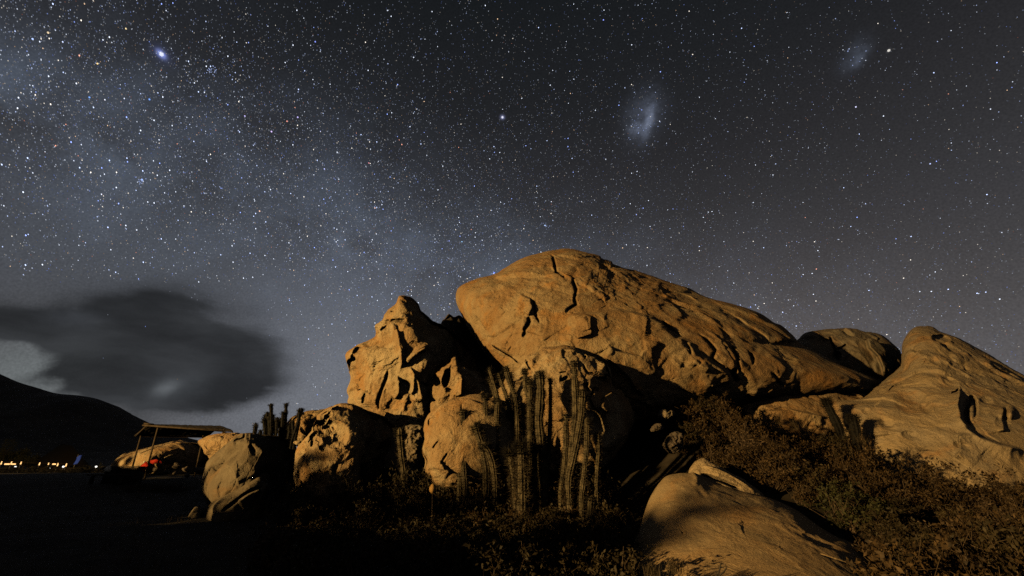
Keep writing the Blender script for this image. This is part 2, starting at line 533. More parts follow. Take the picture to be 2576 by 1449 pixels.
def taper(t, e=.12): return S_(t, 0, e) * (1 - S_(t, 1 - e, 1))


def crack(pts, w, d):
    return lambda U, V: -d * np.exp(-(pl_dist(U, V, pts)[0] / w) ** 2) * taper(pl_dist(U, V, pts)[1], .2)


def ridge(pts, w, h): return crack(pts, w, -h)


def lip(pts, w, h, soft=1.6):
    def f(U, V):
        s, t = pl_dist(U, V, pts)
        return h * .5 * (1 + np.tanh(s / soft)) * np.exp(-np.maximum(s, 0) / w) * taper(t)
    return f


def fold(pts, k, soft=6.0, e=.02):
    def f(U, V):
        s, t = pl_dist(U, V, pts)
        return -k * soft * np.log1p(np.exp(np.clip(s / soft, -30, 30))) * (taper(t, e) if e else 1)
    return f


def pit(cu, cv, ru, rv, ang, d, pw=.6):
    ca, sa = math.cos(ang), math.sin(ang)

    def f(U, V):
        a = ((U - cu) * ca + (V - cv) * sa) / ru; b = (-(U - cu) * sa + (V - cv) * ca) / rv
        q = a * a + b * b
        return -d * np.clip(1 - q, 0, 1) ** pw
    return f


def pitz(zf, cx, cy, rx, ry, ang, d, pw=.6):
    (u, v), = zf((cx, cy)); (u1, _), = zf((cx + 1, cy)); k = u1 - u
    return pit(u, v, rx * k, ry * k, ang, d, pw)


def facets(p, size, slope, seed, warp):
    rg = np.random.default_rng(seed + 500)
    q = p + warp * size * .35
    ext = np.ptp(p, axis=0); area = ext[0] * ext[2] + ext[1] * (ext[0] + ext[2])
    K = int(np.clip(area / size ** 2 * 1.1, 10, 170))
    seeds = q[rg.integers(0, len(q), K)] + rg.normal(0, size * .15, (K, 3))
    g = rg.normal(0, 1, (K, 3)) * slope; g[:, 1] *= .4
    off = rg.normal(0, slope * size * .16, K)
    out = np.empty(len(q))
    for a in range(0, len(q), 40000):
        b = q[a:a + 40000]
        d = np.sqrt(((b[:, None] - seeds[None]) ** 2).sum(-1))
        i = np.argpartition(d, 2, axis=1)[:, :2]
        r = np.arange(len(b))
        d0, d1 = d[r, i[:, 0]], d[r, i[:, 1]]
        h = [((b - seeds[i[:, k]]) * g[i[:, k]]).sum(-1) + off[i[:, k]] for k in (0, 1)]
        w = 1 / (1 + np.exp(np.clip((d0 - d1) / (size * .045), -30, 30)))
        out[a:a + 40000] = h[0] * w + h[1] * (1 - w)
    return out


def rock(name, label, outline, Y, Tf, Tb, ku=0., kv=0., center=None, feats=(), nth=360, nr=80, nb=24, amp=.12, sc=.9,
         fine=.035, mat=None, seed=1, pw=1.0, sil=.012, stretch=(1, 1, 1), ridged=.5, hollow=0.0, cat='boulder', group=None, parent=None, fac=None, worm=.45):
    pts = np.asarray(outline, float)
    # closed catmull-rom
    n = len(pts); dense = []
    for i in range(n):
        p0, p1, p2, p3 = pts[i - 1], pts[i], pts[(i + 1) % n], pts[(i + 2) % n]
        for t in np.linspace(0, 1, 12, endpoint=False):
            dense.append(.5 * ((2 * p1) + (-p0 + p2) * t + (2 * p0 - 5 * p1 + 4 * p2 - p3) * t * t + (-p0 + 3 * p1 - 3 * p2 + p3) * t ** 3))
    dense = np.array(dense)
    c = np.array(center if center is not None else pts.mean(0), float)
    ang = np.arctan2(dense[:, 1] - c[1], dense[:, 0] - c[0]); rad = np.hypot(*(dense - c).T)
    o_ = np.argsort(ang); ang, rad = ang[o_], rad[o_]
    th = np.linspace(-math.pi, math.pi, nth, endpoint=False)
    B = np.interp(th, ang, rad, period=2 * math.pi)
    B *= 1 + sil * fbm(np.stack([np.cos(th) * 9 + seed, np.sin(th) * 9, 0 * th], -1), 4, seed)
    k = np.hanning(nth // 8 | 1); k /= k.sum(); m = len(k) // 2
    Bs = np.convolve(np.concatenate([B[-m:], B, B[:m]]), k, 'valid')
    a = np.linspace(0, math.pi / 2, nr + 1)[1:]
    R = np.sin(a); H = np.cos(a) ** pw
    ab = np.linspace(math.pi / 2, 0, nb + 1)[1:-1]
    Rb = np.sin(ab); Hb = -np.cos(ab)
    RR = np.concatenate([R, Rb]); HH = np.concatenate([H, Hb]); nrt = len(RR)
    bl = np.clip(RR, 0, 1)[:, None] ** 2.5
    Bm = Bs[None] * (1 - bl) + B[None] * bl
    U = c[0] + RR[:, None] * Bm * np.cos(th)[None]; Vv = c[1] + RR[:, None] * Bm * np.sin(th)[None]
    U = np.concatenate([[c[0]], U.ravel(), [c[0]]]); Vv = np.concatenate([[c[1]], Vv.ravel(), [c[1]]])
    Hf = np.concatenate([[1.0], np.repeat(HH, nth), [-1.0]])
    Rf = np.concatenate([[0.0], np.repeat(RR, nth), [0.0]])
    Yv = Y + ku * (U - c[0]) + kv * (Vv - c[1]) - np.where(Hf > 0, Tf * Hf, Tb * Hf)
    Dp = 0
    for f in feats: Dp = Dp + f(U, Vv)
    frontw = np.where(Hf > 0, 1, .4)
    Yv = Yv - Dp * frontw * (1 - .55 * S_(Rf, .96, 1.0))
    Wp = P(U, Vv, Yv)
    # roughness in space
    ctr = P(c[0], c[1], Y)
    out = Wp - ctr; out[:, 1] = np.where(Hf > 0, -Hf, -Hf) * np.maximum(np.linalg.norm(out[:, [0, 2]], axis=1), .5) * 1.2 + 0
    rr = np.clip(Rf, 0, 1)[:, None]
    nd = out / (np.linalg.norm(out, axis=1)[:, None] + 1e-6)
    q = Wp * np.asarray(stretch) / sc + seed * 7.7
    warp = np.stack([fbm(q * .7 + 5, 2, seed + 31), fbm(q * .7 + 9, 2, seed + 32), fbm(q * .7 + 13, 2, seed + 33)], -1)
    n1 = fbm(q * .45, 4, seed) * 1.3
    n2 = fbm(q + warp * 1.1, 4, seed + 7, ridged=True)
    n3 = fbm(q * 3.3 + warp * 1.5, 4, seed + 13, ridged=False, gain=.6)
    fs, fl = fac if fac else (sc * 1.05, .17)
    dsp = amp * (n1 * (1 - ridged) + n2 * ridged * worm) + fine * n3
    if fl:
        dsp = dsp + facets(Wp, fs, fl, seed, warp) + facets(Wp, fs * .36, fl * .55, seed + 1, warp)
    if hollow:
        hh = fbm(q * .9 + 40, 3, seed + 21)
        dsp = dsp - hollow * S_(hh, .12, .38)
    edge = 1 - .7 * S_(Rf, .9, 1.0)
    Wp = Wp + nd * (dsp * edge)[:, None]
    # faces
    j = np.arange(nth); j1 = (j + 1) % nth
    Fq = []
    for r in range(nrt - 1):
        b0 = 1 + r * nth; b1 = b0 + nth
        Fq.append(np.stack([b0 + j, b1 + j, b1 + j1, b0 + j1], -1))
    Fq = np.concatenate(Fq)
    T1 = np.stack([np.zeros_like(j), 1 + j, 1 + j1], -1)
    last = 1 + (nrt - 1) * nth; e_ = len(Wp) - 1
    T2 = np.stack([np.full_like(j, e_), last + j1, last + j], -1)
    tri = np.concatenate([Fq[:, [0, 1, 2]], Fq[:, [0, 2, 3]], T1, T2])
    base = Wp.mean(0); base[2] = Wp[:, 2].min()
    ob = mesh_obj(name, Wp, tri, mat or M_tan, parent, loc=base)
    if label: tag(ob, label, cat, group)
    return ob


# --- the big dome
dome_out = z1((1092, 440), (1108, 392), (1160, 352), (1270, 312), (1400, 278), (1500, 222), (1650, 142), (1800, 100), (1930, 78), (2060, 80), (2200, 110), (2350, 172)) \
    + z3((120, 150), (250, 205), (400, 252), (560, 300), (700, 350), (850, 400), (1000, 470), (1150, 512), (1300, 560), (1400, 605), (1480, 665), (1545, 692),
         (1620, 760), (1700, 835), (1780, 868), (1900, 930), (2050, 1010), (2200, 1070), (2320, 1125), (2350, 1165), (2200, 1235), (1700, 1300), (1200, 1350), (700, 1450)) \
    + z1((2300, 1500), (2000, 1400), (1700, 1250), (1500, 1100), (1400, 985), (1330, 915), (1280, 845), (1205, 735), (1155, 640), (1118, 560), (1094, 490))
fe = [
    # front slab below the long diagonal seam stands proud
    lip(z3((-250, 640), (-100, 600), (60, 590), (250, 565), (380, 580), (520, 620), (620, 690), (720, 760), (830, 830), (900, 930), (985, 960), (1100, 1020), (1180, 1110), (1200, 1190)), 130, .42, 2.4),
    crack(z1((1840, 105), (1875, 130), (1890, 200), (1900, 255), (1950, 290), (1990, 320)), 3.0, .5),
    crack(z1((2040, 300), (2045, 350), (2060, 400), (2045, 470), (2065, 520), (2000, 560), (1985, 600)), 3.2, .45),
    crack(z1((1690, 610), (1700, 660), (1665, 730), (1630, 790)), 3.6, .38),
    crack(z1((1715, 480), (1730, 560), (1750, 620), (1780, 675)), 2.2, .32),
    crack(z1((1370, 840), (1470, 905), (1560, 960), (1620, 1000)), 1.6, .40),
    lip(z1((1600, 430), (1690, 470), (1720, 540), (1690, 620)), 40, .30),
    fold([(1366, 640), (1440, 655), (1500, 700), (1580, 760), (1700, 800), (1860, 870), (2100, 950)][::-1], .0075, 20, 0),
    crack(z3((880, 740), (940, 800), (1010, 880), (990, 950), (1050, 1000), (1150, 1070), (1190, 1150)), 3.4, .38),
    crack(z3((1180, 850), (1210, 930), (1205, 1000), (1230, 1080)), 2.4, .4),
    crack(z3((1320, 890), (1345, 960), (1335, 1010)), 2.4, .35),
    crack(z3((1000, 540), (1150, 600), (1260, 690), (1400, 780), (1500, 850)), 5, .25),
    lip(z3((560, 320), (620, 400), (700, 480), (760, 560), (800, 630)), 40, .22),
    crack(z3((600, 650), (700, 740), (760, 800)), 5, .3),
    pitz(z3, 820, 470, 90, 26, .5, .28, .8),
    lip(z3((220, 840), (180, 860), (250, 900), (430, 930), (470, 880), (460, 800), (560, 810), (600, 880)), 40, .22),
    lip(z3((100, 930), (220, 1000), (330, 1100), (400, 1220), (480, 1260))[::-1], 50, .35, 2.5),
    crack(z3((780, 800), (830, 870), (850, 930)), 3, .3),
    lip(z1((1990, 600), (2120, 590), (2180, 620), (2190, 760), (2080, 790), (1980, 720)), 18, .20),
    crack(z3((1180, 1020), (1160, 1080), (1210, 1150)), 5, .4),
    crack(z3((1700, 950), (1690, 1000)), 4, .3), crack(z3((1480, 1060), (1530, 1110), (1600, 1190)), 3, .3),
    lip(z3((900, 400), (1050, 520), (1300, 600), (1480, 700))[::-1], 30, .25),
]
rr_ = np.random.default_rng(5)
for _ in range(38):      # small scaly scarps and dents running down the flank
    u = rr_.uniform(1560, 2080); v = 760 + (u - 1560) * .42 + rr_.uniform(-95, 120)
    L = rr_.uniform(14, 46); an = rr_.uniform(.35, .95)
    q0 = [(u - L * math.cos(an), v - L * math.sin(an)), (u - L * .3 * math.cos(an - .5), v - L * .3 * math.sin(an - .5)), (u + L * .4 * math.cos(an + .4), v + L * .4 * math.sin(an + .4)), (u + L * math.cos(an), v + L * math.sin(an))]
    fe.append(lip(q0 if rr_.random() < .6 else q0[::-1], rr_.uniform(10, 30), rr_.uniform(.05, .13), 2.4))
for _ in range(26):
    u = rr_.uniform(1190, 1560); v = rr_.uniform(700, 900)
    L = rr_.uniform(10, 30); an = rr_.uniform(.9, 2.0)
    q0 = [(u - L * math.cos(an), v - L * math.sin(an)), (u + rr_.uniform(-6, 6), v), (u + L * math.cos(an), v + L * math.sin(an))]
    fe.append(lip(q0, rr_.uniform(12, 30), rr_.uniform(.04, .12), 4.0))
rock('boulder', 'huge rounded ochre granite dome with dark cracks, highest rock in the middle', dome_out, 17.5, 4.6, 3.2, ku=.0006, kv=-.005, center=(1480, 840),
     feats=fe, nth=900, nr=230, nb=30, amp=.14, sc=1.2, fine=.07, mat=M_dome, seed=3, sil=.004, stretch=(.8, .8, 1.25), pw=.72, fac=(1.7, .075))

# --- spiked rock on the left of the dome
sp_out = z1((630, 458), (645, 443), (690, 446), (740, 465), (790, 520), (812, 572), (850, 600), (900, 640), (980, 678), (1100, 760), (1200, 850), (1300, 960), (1360, 1100),
            (1300, 1450), (1000, 1680), (850, 1720), (700, 1720), (520, 1600), (340, 1420), (225, 1325), (230, 1260), (215, 1210), (250, 1130), (245, 1080), (225, 1020),
            (208, 930), (225, 895), (300, 850), (430, 790), (450, 745), (445, 690), (500, 645), (520, 600), (560, 550), (610, 510))
fe = [fold(z1((620, 380), (640, 470), (690, 600), (760, 730), (820, 830), (880, 850), (960, 1000), (1010, 1240), (900, 1330), (820, 1500))[::-1], -.0, 3, 0),
      fold(z1((600, 300), (655, 470), (692, 590), (700, 650), (800, 800), (870, 870), (900, 1000), (840, 1200), (860, 1500)), -.0, 3, 0)]
fe = [fold([(p_[0], p_[1]) for p_ in z1((860, 1600), (830, 1300), (850, 1100), (880, 860), (790, 790), (700, 655), (692, 590), (655, 510), (632, 440), (625, 300))], .030, 3, 0),
      fold(z1((300, 1500), (330, 1200), (420, 1000), (450, 800), (520, 640), (620, 440), (640, 300))[::-1], .004, 12, 0),
      # horned ribs and caves
      ridge(z1((570, 660), (620, 780), (650, 880), (660, 1000), (640, 1060)), 5, .28), ridge(z1((880, 850), (800, 890), (720, 960), (690, 1010)), 7, .28),
      crack(z1((545, 1050), (530, 1120), (500, 1200), (470, 1290), (465, 1390)), 3.0, .5), crack(z1((350, 1240), (345, 1320)), 2.5, .4),
      lip(z1((620, 1100), (650, 1160), (640, 1230), (600, 1290)), 20, .25),
      pitz(z1, 255, 985, 34, 80, .1, 1.4), pitz(z1, 320, 895, 48, 22, -.4, .5), pitz(z1, 515, 705, 38, 16, -.5, .6), pitz(z1, 455, 730, 22, 30, 0, .5),
      crack(z1((500, 655), (570, 660), (640, 655), (700, 650)), 3.5, .4), pitz(z1, 600, 590, 30, 26, 0, .15, 1.0),
      pitz(z1, 300, 1190, 40, 30, .3, .25, 1.0), pitz(z1, 690, 1180, 60, 50, .3, .2, 1.0), lip(z1((730, 1020), (810, 1160), (830, 1300)), 18, .3)]
rock('boulder', 'tall spiked rock with scooped hollows and a dark right side, left of the big dome', sp_out, 15.6, 2.4, 3.6, center=z1((690, 980))[0], feats=fe, nth=620, nr=150, nb=26,
     amp=.20, sc=.8, fine=.065, fac=(1.2, .15), seed=17, sil=.008, mat=M_tan, pw=.8)

rock('boulder', 'small rock tip painted shadow-black in the notch behind spiked rock and dome', z1((975, 690), (1005, 625), (1040, 594), (1080, 622), (1140, 618), (1260, 760), (1480, 920), (1760, 1150), (1700, 1500), (1000, 1500), (920, 950)),
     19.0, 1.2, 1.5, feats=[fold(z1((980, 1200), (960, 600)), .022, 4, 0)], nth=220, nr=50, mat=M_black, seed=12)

# --- horned rock between spike and cream rocks
horn = z1((1060, 950), (1090, 935), (1112, 970), (1125, 1020), (1180, 1040), (1260, 1080), (1350, 1160), (1420, 1260), (1380, 1400), (1100, 1450), (900, 1400), (870, 1250), (880, 1130), (930, 1060), (1010, 1010), (1050, 985))
rock('boulder', 'small horned rock with a black slit below the spiked rock', horn, 14.0, 1.2, 1.5,
     feats=[pitz(z1, 1020, 1110, 34, 85, .25, 1.0), ridge(z1((1080, 950), (1000, 1060), (985, 1130), (1020, 1240)), 4, .25), lip(z1((1100, 1000), (1150, 1120), (1140, 1240), (1060, 1260)), 16, .35),
            pitz(z1, 930, 1130, 40, 60, -.5, .5), fold(z1((900, 1400), (880, 1200), (890, 1000))[::-1], .0, 4, 0)], nth=360, nr=80, amp=.15, sc=.6, fine=.05, seed=15)

# --- cream rock behind the cacti
skull = z7((800, 170), (850, 130), (900, 110), (1000, 60), (1050, 20), (1200, 5), (1350, -5), (1460, 5), (1530, 40), (1600, 90), (1680, 140), (1760, 150), (1820, 190), (1900, 230), (1960, 310), (1990, 400), (1985, 480),
           (2040, 590), (2120, 600), (2180, 700), (2240, 850), (2270, 950), (2150, 1400), (1700, 1800), (1100, 1750), (600, 1500), (330, 1100), (300, 800), (500, 500), (740, 260))
fe = [crack(z7((1500, 80), (1560, 130), (1620, 210)), 2.0, .3), crack(z7((1590, 270), (1620, 320), (1680, 375), (1800, 410)), 1.8, .3), pitz(z7, 1700, 375, 26, 20, 0, .4),
      pitz(z7, 1340, 455, 60, 28, -.35, .35), crack(z7((1280, 380), (1380, 360)), 1.5, .15), pitz(z7, 1330, 450, 14, 20, 0, -.2),
      pitz(z7, 1900, 330, 48, 110, -.35, .75), crack(z7((1740, 420), (1760, 480), (1850, 470), (1900, 420)), 5, .55), ridge(z7((1810, 200), (1930, 290), (1980, 400), (1980, 480)), 3, .3),
      crack(z7((1640, 490), (1640, 600), (1690, 580)), 4, .45), crack(z7((1800, 540), (1720, 640), (1660, 700), (1740, 880)), 2.2, .3), crack(z7((1830, 560), (1800, 620)), 2.5, .3),
      crack(z7((800, 170), (850, 210), (850, 270), (890, 320)), 2.2, .3), lip(z7((1060, 110), (1300, 90), (1420, 70), (1500, 110)), 14, .12),
      fold(z7((2000, 1800), (1800, 1000), (1760, 700), (1850, 300), (1800, 0)), .004, 8, 0), pitz(z7, 1420, 745, 16, 14, 0, .2), lip(z7((2050, 590), (1900, 700), (1800, 780), (1790, 900))[::-1], 22, .25)]
rock('boulder', 'cream rock with a broken lip and eye-like hole behind the tallest cacti', skull, 12.3, 1.5, 1.8, center=z7((1300, 700))[0], feats=fe, nth=480, nr=120, amp=.12, sc=.7, fine=.04, seed=21, pw=.8, mat=M_tan)

cream = z5((1060, 80), (1180, 58), (1280, 78), (1400, 130), (1500, 350), (1480, 600), (1350, 760), (1100, 800), (880, 760), (800, 660), (820, 570), (800, 520), (790, 470), (803, 400), (795, 320), (810, 250), (850, 190), (920, 135), (1000, 92))
fe = [pitz(z5, 850, 270, 30, 36, .3, .18), crack(z5((915, 410), (890, 440), (870, 470)), 1.6, .14), crack(z5((980, 500), (940, 560), (930, 590)), 1.8, .16), crack(z5((1080, 130), (1090, 300)), 1.6, .1),
      lip(z5((920, 550), (960, 620), (1000, 640)), 14, .15), pitz(z5, 1060, 90, 50, 12, 0, .2)]
rock('boulder', 'smooth cream boulder with a rounded left edge behind the cacti', cream, 11.3, 1.25, 1.3, feats=fe, nth=360, nr=90, amp=.07, sc=.6, fine=.025, seed=22, pw=.75, fac=(.9, .07), mat=M_tan)

# --- dark pitted rock lower left
dk = [(741, 1160), (745, 1130), (760, 1106), (782, 1084), (790, 1062), (808, 1040), (832, 1023), (862, 1016), (892, 1018), (920, 1030), (960, 1045), (985, 1066), (1040, 1100), (1060, 1180),
      (1010, 1300), (900, 1380), (780, 1370), (738, 1310), (737, 1270), (744, 1236), (739, 1200), (741, 1180)]
fe = [pitz(c3, 1960, 600, 200, 330, .7, .9), pitz(c3, 1750, 1000, 190, 70, -1.0, .5), pitz(c3, 2080, 850, 260, 160, -.4, .7), crack(c3((1780, 1080), (1760, 1200), (1740, 1290)), 2.2, .4),
      pitz(c3, 2150, 560, 90, 90, 0, .35), ridge(c3((2500, 240), (2150, 400), (1900, 560), (1780, 680), (1650, 850), (1560, 960)), 2.5, .3),
      pitz(c3, 2300, 1000, 330, 330, .3, .35, 1.0), fold([(905, 1400), (880, 1180), (900, 1100), (875, 1040), (860, 960)], .014, 5, 0), pitz(z8, 1110, 240, 60, 50, 0, .18, 1.0), pitz(z8, 1130, 630, 26, 30, 0, .3), pitz(c3, 1980, 1320, 60, 60, 0, .3)]
rock('boulder', 'dark pitted boulder with lit ragged edges beside the low shrubs', dk, 12.4, 1.5, 1.6, ku=.0035, center=(860, 1190), feats=fe, nth=460, nr=110, amp=.17, sc=.55, fine=.05, seed=31, hollow=.38, pw=.8, mat=M_tan)

rock('boulder', 'low round brown rock half hidden under the spiked rock', z5((560, 380), (600, 330), (660, 300), (740, 292), (800, 310), (820, 420), (800, 640), (700, 760), (560, 760), (500, 600)), 12.7, .8, 1.0,
     feats=[pitz(z5, 640, 380, 50, 30, -.5, .3), lip(z5((660, 310), (720, 330), (760, 340)), 12, .15)], nth=240, nr=50, amp=.15, sc=.4, fine=.05, seed=33, mat=M_grey)

# --- boulders on the left
fe = [fold(z8((600, 900), (640, 500), (745, 330), (735, 230), (690, 140), (700, 60)), .020, 4, 0),
      pitz(z8, 630, 235, 34, 66, -.5, .22, 1.3), crack(z8((450, 195), (500, 160), (550, 140), (560, 100), (550, 60)), 2.0, .25),
      lip(z8((560, 130), (640, 150), (700, 215), (745, 280)), 10, .14), lip(z8((330, 300), (430, 420), (500, 560))[::-1], 30, .10), fold(z8((470, 560), (560, 400), (590, 200))[::-1], .003, 8, 0)]
d1 = z8((180, 400), (230, 310), (300, 250), (400, 170), (455, 120), (500, 95), (560, 65), (640, 60), (720, 75), (850, 90), (960, 120), (1060, 180), (1080, 400), (1060, 700), (1000, 1000), (700, 1050), (350, 900), (150, 650))
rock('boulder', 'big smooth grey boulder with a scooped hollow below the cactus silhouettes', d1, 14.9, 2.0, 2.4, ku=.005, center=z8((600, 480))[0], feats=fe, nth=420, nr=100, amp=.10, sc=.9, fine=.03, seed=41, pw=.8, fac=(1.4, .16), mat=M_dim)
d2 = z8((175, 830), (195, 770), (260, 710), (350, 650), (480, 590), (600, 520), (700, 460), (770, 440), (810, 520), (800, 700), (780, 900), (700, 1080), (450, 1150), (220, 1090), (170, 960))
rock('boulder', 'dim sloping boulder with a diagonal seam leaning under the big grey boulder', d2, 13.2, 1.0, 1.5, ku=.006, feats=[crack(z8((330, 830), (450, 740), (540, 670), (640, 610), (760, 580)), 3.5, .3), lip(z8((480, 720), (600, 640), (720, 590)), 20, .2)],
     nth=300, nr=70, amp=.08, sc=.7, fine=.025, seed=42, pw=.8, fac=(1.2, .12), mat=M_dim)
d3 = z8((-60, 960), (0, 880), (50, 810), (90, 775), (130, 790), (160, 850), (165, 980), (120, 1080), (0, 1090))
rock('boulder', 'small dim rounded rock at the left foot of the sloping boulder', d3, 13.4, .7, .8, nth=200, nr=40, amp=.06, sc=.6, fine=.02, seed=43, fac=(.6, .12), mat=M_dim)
e1 = z2((1600, 662), (1650, 625), (1700, 603), (1780, 590), (1900, 588), (2000, 591), (2110, 600), (2200, 610), (2200, 800), (2000, 900), (1750, 850), (1660, 760))
rock('boulder', 'flat topped ochre rock lit brightly beside the shelter post', e1, 17.4, .9, 1.2, feats=[crack(a7((2250, 750), (2330, 680), (2420, 640)), 2.0, .25), crack(a7((1760, 690), (1900, 800), (2000, 830)), 1.2, .1)], nth=260, nr=60, amp=.10, sc=.5, fine=.04, seed=44)
f1 = c3((1100, 800), (1130, 720), (1200, 620), (1280, 540), (1400, 470), (1520, 430), (1620, 400), (1800, 380), (2100, 345), (2400, 330), (2500, 700), (2100, 1200), (1500, 1300), (1150, 1100))
rock('boulder', 'round lit rock behind the forked cactus left of the dark pitted boulder', f1, 16.4, 1.1, 1.2, feats=[fold(c3((1500, 1300), (1550, 900), (1500, 600), (1650, 400), (1650, 200)), .014, 4, 0), crack(c3((1500, 470), (1650, 460), (1800, 500)), 2, .2)], nth=260, nr=60, amp=.08, sc=.6, fine=.03, seed=45)
rock('stone', 'small pale stone lying between grey boulder and pitted boulder', c3((1290, 1150), (1380, 1110), (1460, 1120), (1500, 1170), (1440, 1215), (1340, 1200)), 13.0, .15, .2, nth=90, nr=20, amp=.03, sc=.2, seed=46, cat='stone', mat=M_pale)

# --- rock behind the shelter
g1 = a7((255, 1110), (290, 1050), (330, 990), (400, 930), (500, 870), (650, 830), (780, 790), (950, 750), (1180, 710), (1300, 682), (1500, 684), (1700, 700), (1830, 780), (1985, 885), (1980, 1100), (1700, 1300), (900, 1320), (320, 1280))
rock('boulder', 'long low whaleback boulder behind the reed roofed shelter', g1, 31, 3.2, 3.5, feats=[fold(a7((700, 1400), (820, 1100), (930, 880), (1100, 700), (1150, 600)), .030, 4, 0), ridge(a7((1120, 945), (1230, 890), (1350, 870)), 1.2, .3), ridge(a7((1180, 715), (1300, 690), (1430, 715)), 1.2, .3), ridge(a7((1220, 810), (1370, 775)), 1.2, .2)], nth=320, nr=70, amp=.16, sc=1.4, fine=.05, seed=51, pw=.7)

# --- right side rocks
rd = z4((750, 305), (780, 255), (830, 215), (950, 187), (1080, 180), (1180, 178), (1350, 200), (1450, 240), (1530, 310), (1592, 385), (1640, 520), (1600, 700), (1300, 700), (1000, 620), (820, 480))
fe = [crack(z4((1020, 235), (1030, 290), (1050, 340), (1070, 400), (1090, 450)), 2.6, .6), crack(z4((1150, 300), (1100, 330), (1060, 350)), 2.0, .45), crack(z4((900, 210), (960, 260), (1030, 280)), 1.6, .3),
      lip(z4((1310, 250), (1330, 330), (1400, 400), (1430, 480), (1440, 560))[::-1], 40, .8, 2.5), pitz(z4, 1070, 395, 40, 40, 0, .4)]
rock('boulder', 'rounded grey dome with crossed cracks far behind, right of the big dome', rd, 21.5, 2.2, 2.4, center=z4((1180, 420))[0], feats=fe, nth=360, nr=80, amp=.13, sc=1.2, fine=.05, seed=61, mat=M_grey, pw=.8)

rr_out = z4((1590, 400), (1600, 300), (1640, 210), (1700, 165), (1760, 156), (1830, 163), (1900, 203), (2000, 235), (2100, 280), (2250, 360), (2400, 458), (2576, 570), (2900, 800), (3100, 1100), (3000, 1450),
            (2576, 1560), (2100, 1520), (1750, 1450), (1450, 1300), (1200, 1140), (1050, 1000), (850, 880), (800, 795), (840, 757), (1000, 748), (1200, 742), (1300, 716), (1380, 650), (1500, 562), (1580, 478))
fe = [pitz(z4, 1910, 258, 80, 34, .2, .55), lip(z4((1840, 235), (1900, 215), (1980, 250), (1995, 300)), 12, .15),
      lip(z4((2060, 610), (2070, 700), (2050, 790), (2070, 890), (2130, 980), (2230, 1050), (2400, 1110), (2576, 1150)), 26, .50, 2.4),
      pitz(z4, 2140, 830, 60, 120, .15, .45), pitz(z4, 2150, 850, 40, 100, .1, -.45, 1.0), crack(z4((1990, 690), (2030, 680), (2055, 650)), 2, .25),
      lip(z4((2420, 800), (2400, 900), (2420, 1010)), 24, .3), pitz(z4, 2470, 850, 45, 60, .2, -.3, 1.0),
      crack(z4((2290, 450), (2340, 500), (2480, 540), (2560, 600)), 4, .3), lip(z4((2050, 1010), (2045, 1080), (2060, 1150), (2010, 1220))[::-1], 34, .22),
      lip(z4((1700, 360), (1820, 400), (1900, 390), (2010, 440)), 20, .15), pitz(z4, 1680, 770, 170, 110, .3, .35, 1.4), pitz(z4, 1470, 940, 90, 50, .6, .14, 1.6), pitz(z4, 2060, 400, 90, 45, .2, -.25, 1.2),
      crack(z4((1300, 715), (1370, 650), (1500, 600), (1570, 610)), 3, .2), crack(z4((1480, 690), (1530, 640), (1620, 600)), 2.4, .15),
      pitz(z4, 1750, 1080, 200, 110, .2, .10, 1.6), fold(z4((1560, 560), (1680, 400), (1900, 330), (2200, 430), (2600, 700)), -.0015, 16, 0)]
fe += [pit(u_, v_, a_, b_, t_, d_, .9) for u_, v_, a_, b_, t_, d_ in [(2215, 985, 16, 9, .4, .12), (2260, 930, 22, 10, -.3, .12), (2330, 1030, 20, 12, .6, .14), (2290, 1095, 24, 12, .2, .12), (2180, 1035, 14, 8, .3, .10),
      (2390, 960, 26, 12, .5, .14), (2480, 1010, 18, 14, .2, .14), (2350, 905, 20, 8, .6, .10), (2420, 1120, 24, 10, .3, .12), (2520, 1060, 20, 16, .1, .15), (2300, 880, 14, 7, .9, .10)]]
rock('boulder', 'pale wind carved boulder rising at the right edge with sculpted hollows', rr_out, 16.0, 2.7, 4.0, center=z4((1950, 850))[0], feats=fe, nth=640, nr=170, nb=26, amp=.13, sc=1.1, fine=.05, seed=71, mat=M_pale, fac=(1.2, .105), worm=.22, pw=.62, ku=-.0012, kv=-.010, ridged=.3)

ledge = z4((185, 700), (250, 668), (360, 672), (480, 650), (700, 655), (860, 658), (950, 650), (1010, 632), (1300, 690), (1450, 760), (1500, 900), (1250, 1060), (900, 1080), (600, 1060), (380, 980), (300, 860), (210, 760))
fe = [crack(z4((680, 650), (690, 690), (720, 720)), 2.5, .3), crack(z4((460, 740), (500, 735)), 1.6, .2), crack(z4((1050, 680), (1150, 700), (1280, 740)), 2.5, .25), lip(z4((500, 840), (700, 830), (820, 850), (1000, 890)), 20, .25),
      lip(z4((380, 760), (560, 720), (740, 715), (900, 740)), 22, .2)]
rock('boulder', 'low flat ochre ledge between the big dome and the pale right boulder', ledge, 16.1, 1.5, 1.5, ku=.001, kv=-.010, center=z4((850, 830))[0], feats=fe, nth=420, nr=90, amp=.10, sc=.8, fine=.04, seed=72, mat=M_dome, pw=.8)
low = z4((1250, 1080), (1400, 1130), (1600, 1200), (1800, 1250), (2050, 1270), (2150, 1280), (2220, 1330), (2350, 1300), (2576, 1330), (2700, 1450), (2400, 1560), (1900, 1520), (1500, 1400), (1250, 1250))
rock('boulder', 'shadowed flat rock shelf at the foot of the pale right boulder', low, 13.6, 1.0, 1.2, kv=-.006, feats=[crack(z4((1500, 1200), (1800, 1320), (2100, 1380), (2220, 1330)), 4, .3)], nth=360, nr=70, amp=.07, sc=.8, fine=.025, seed=73, mat=M_grey)
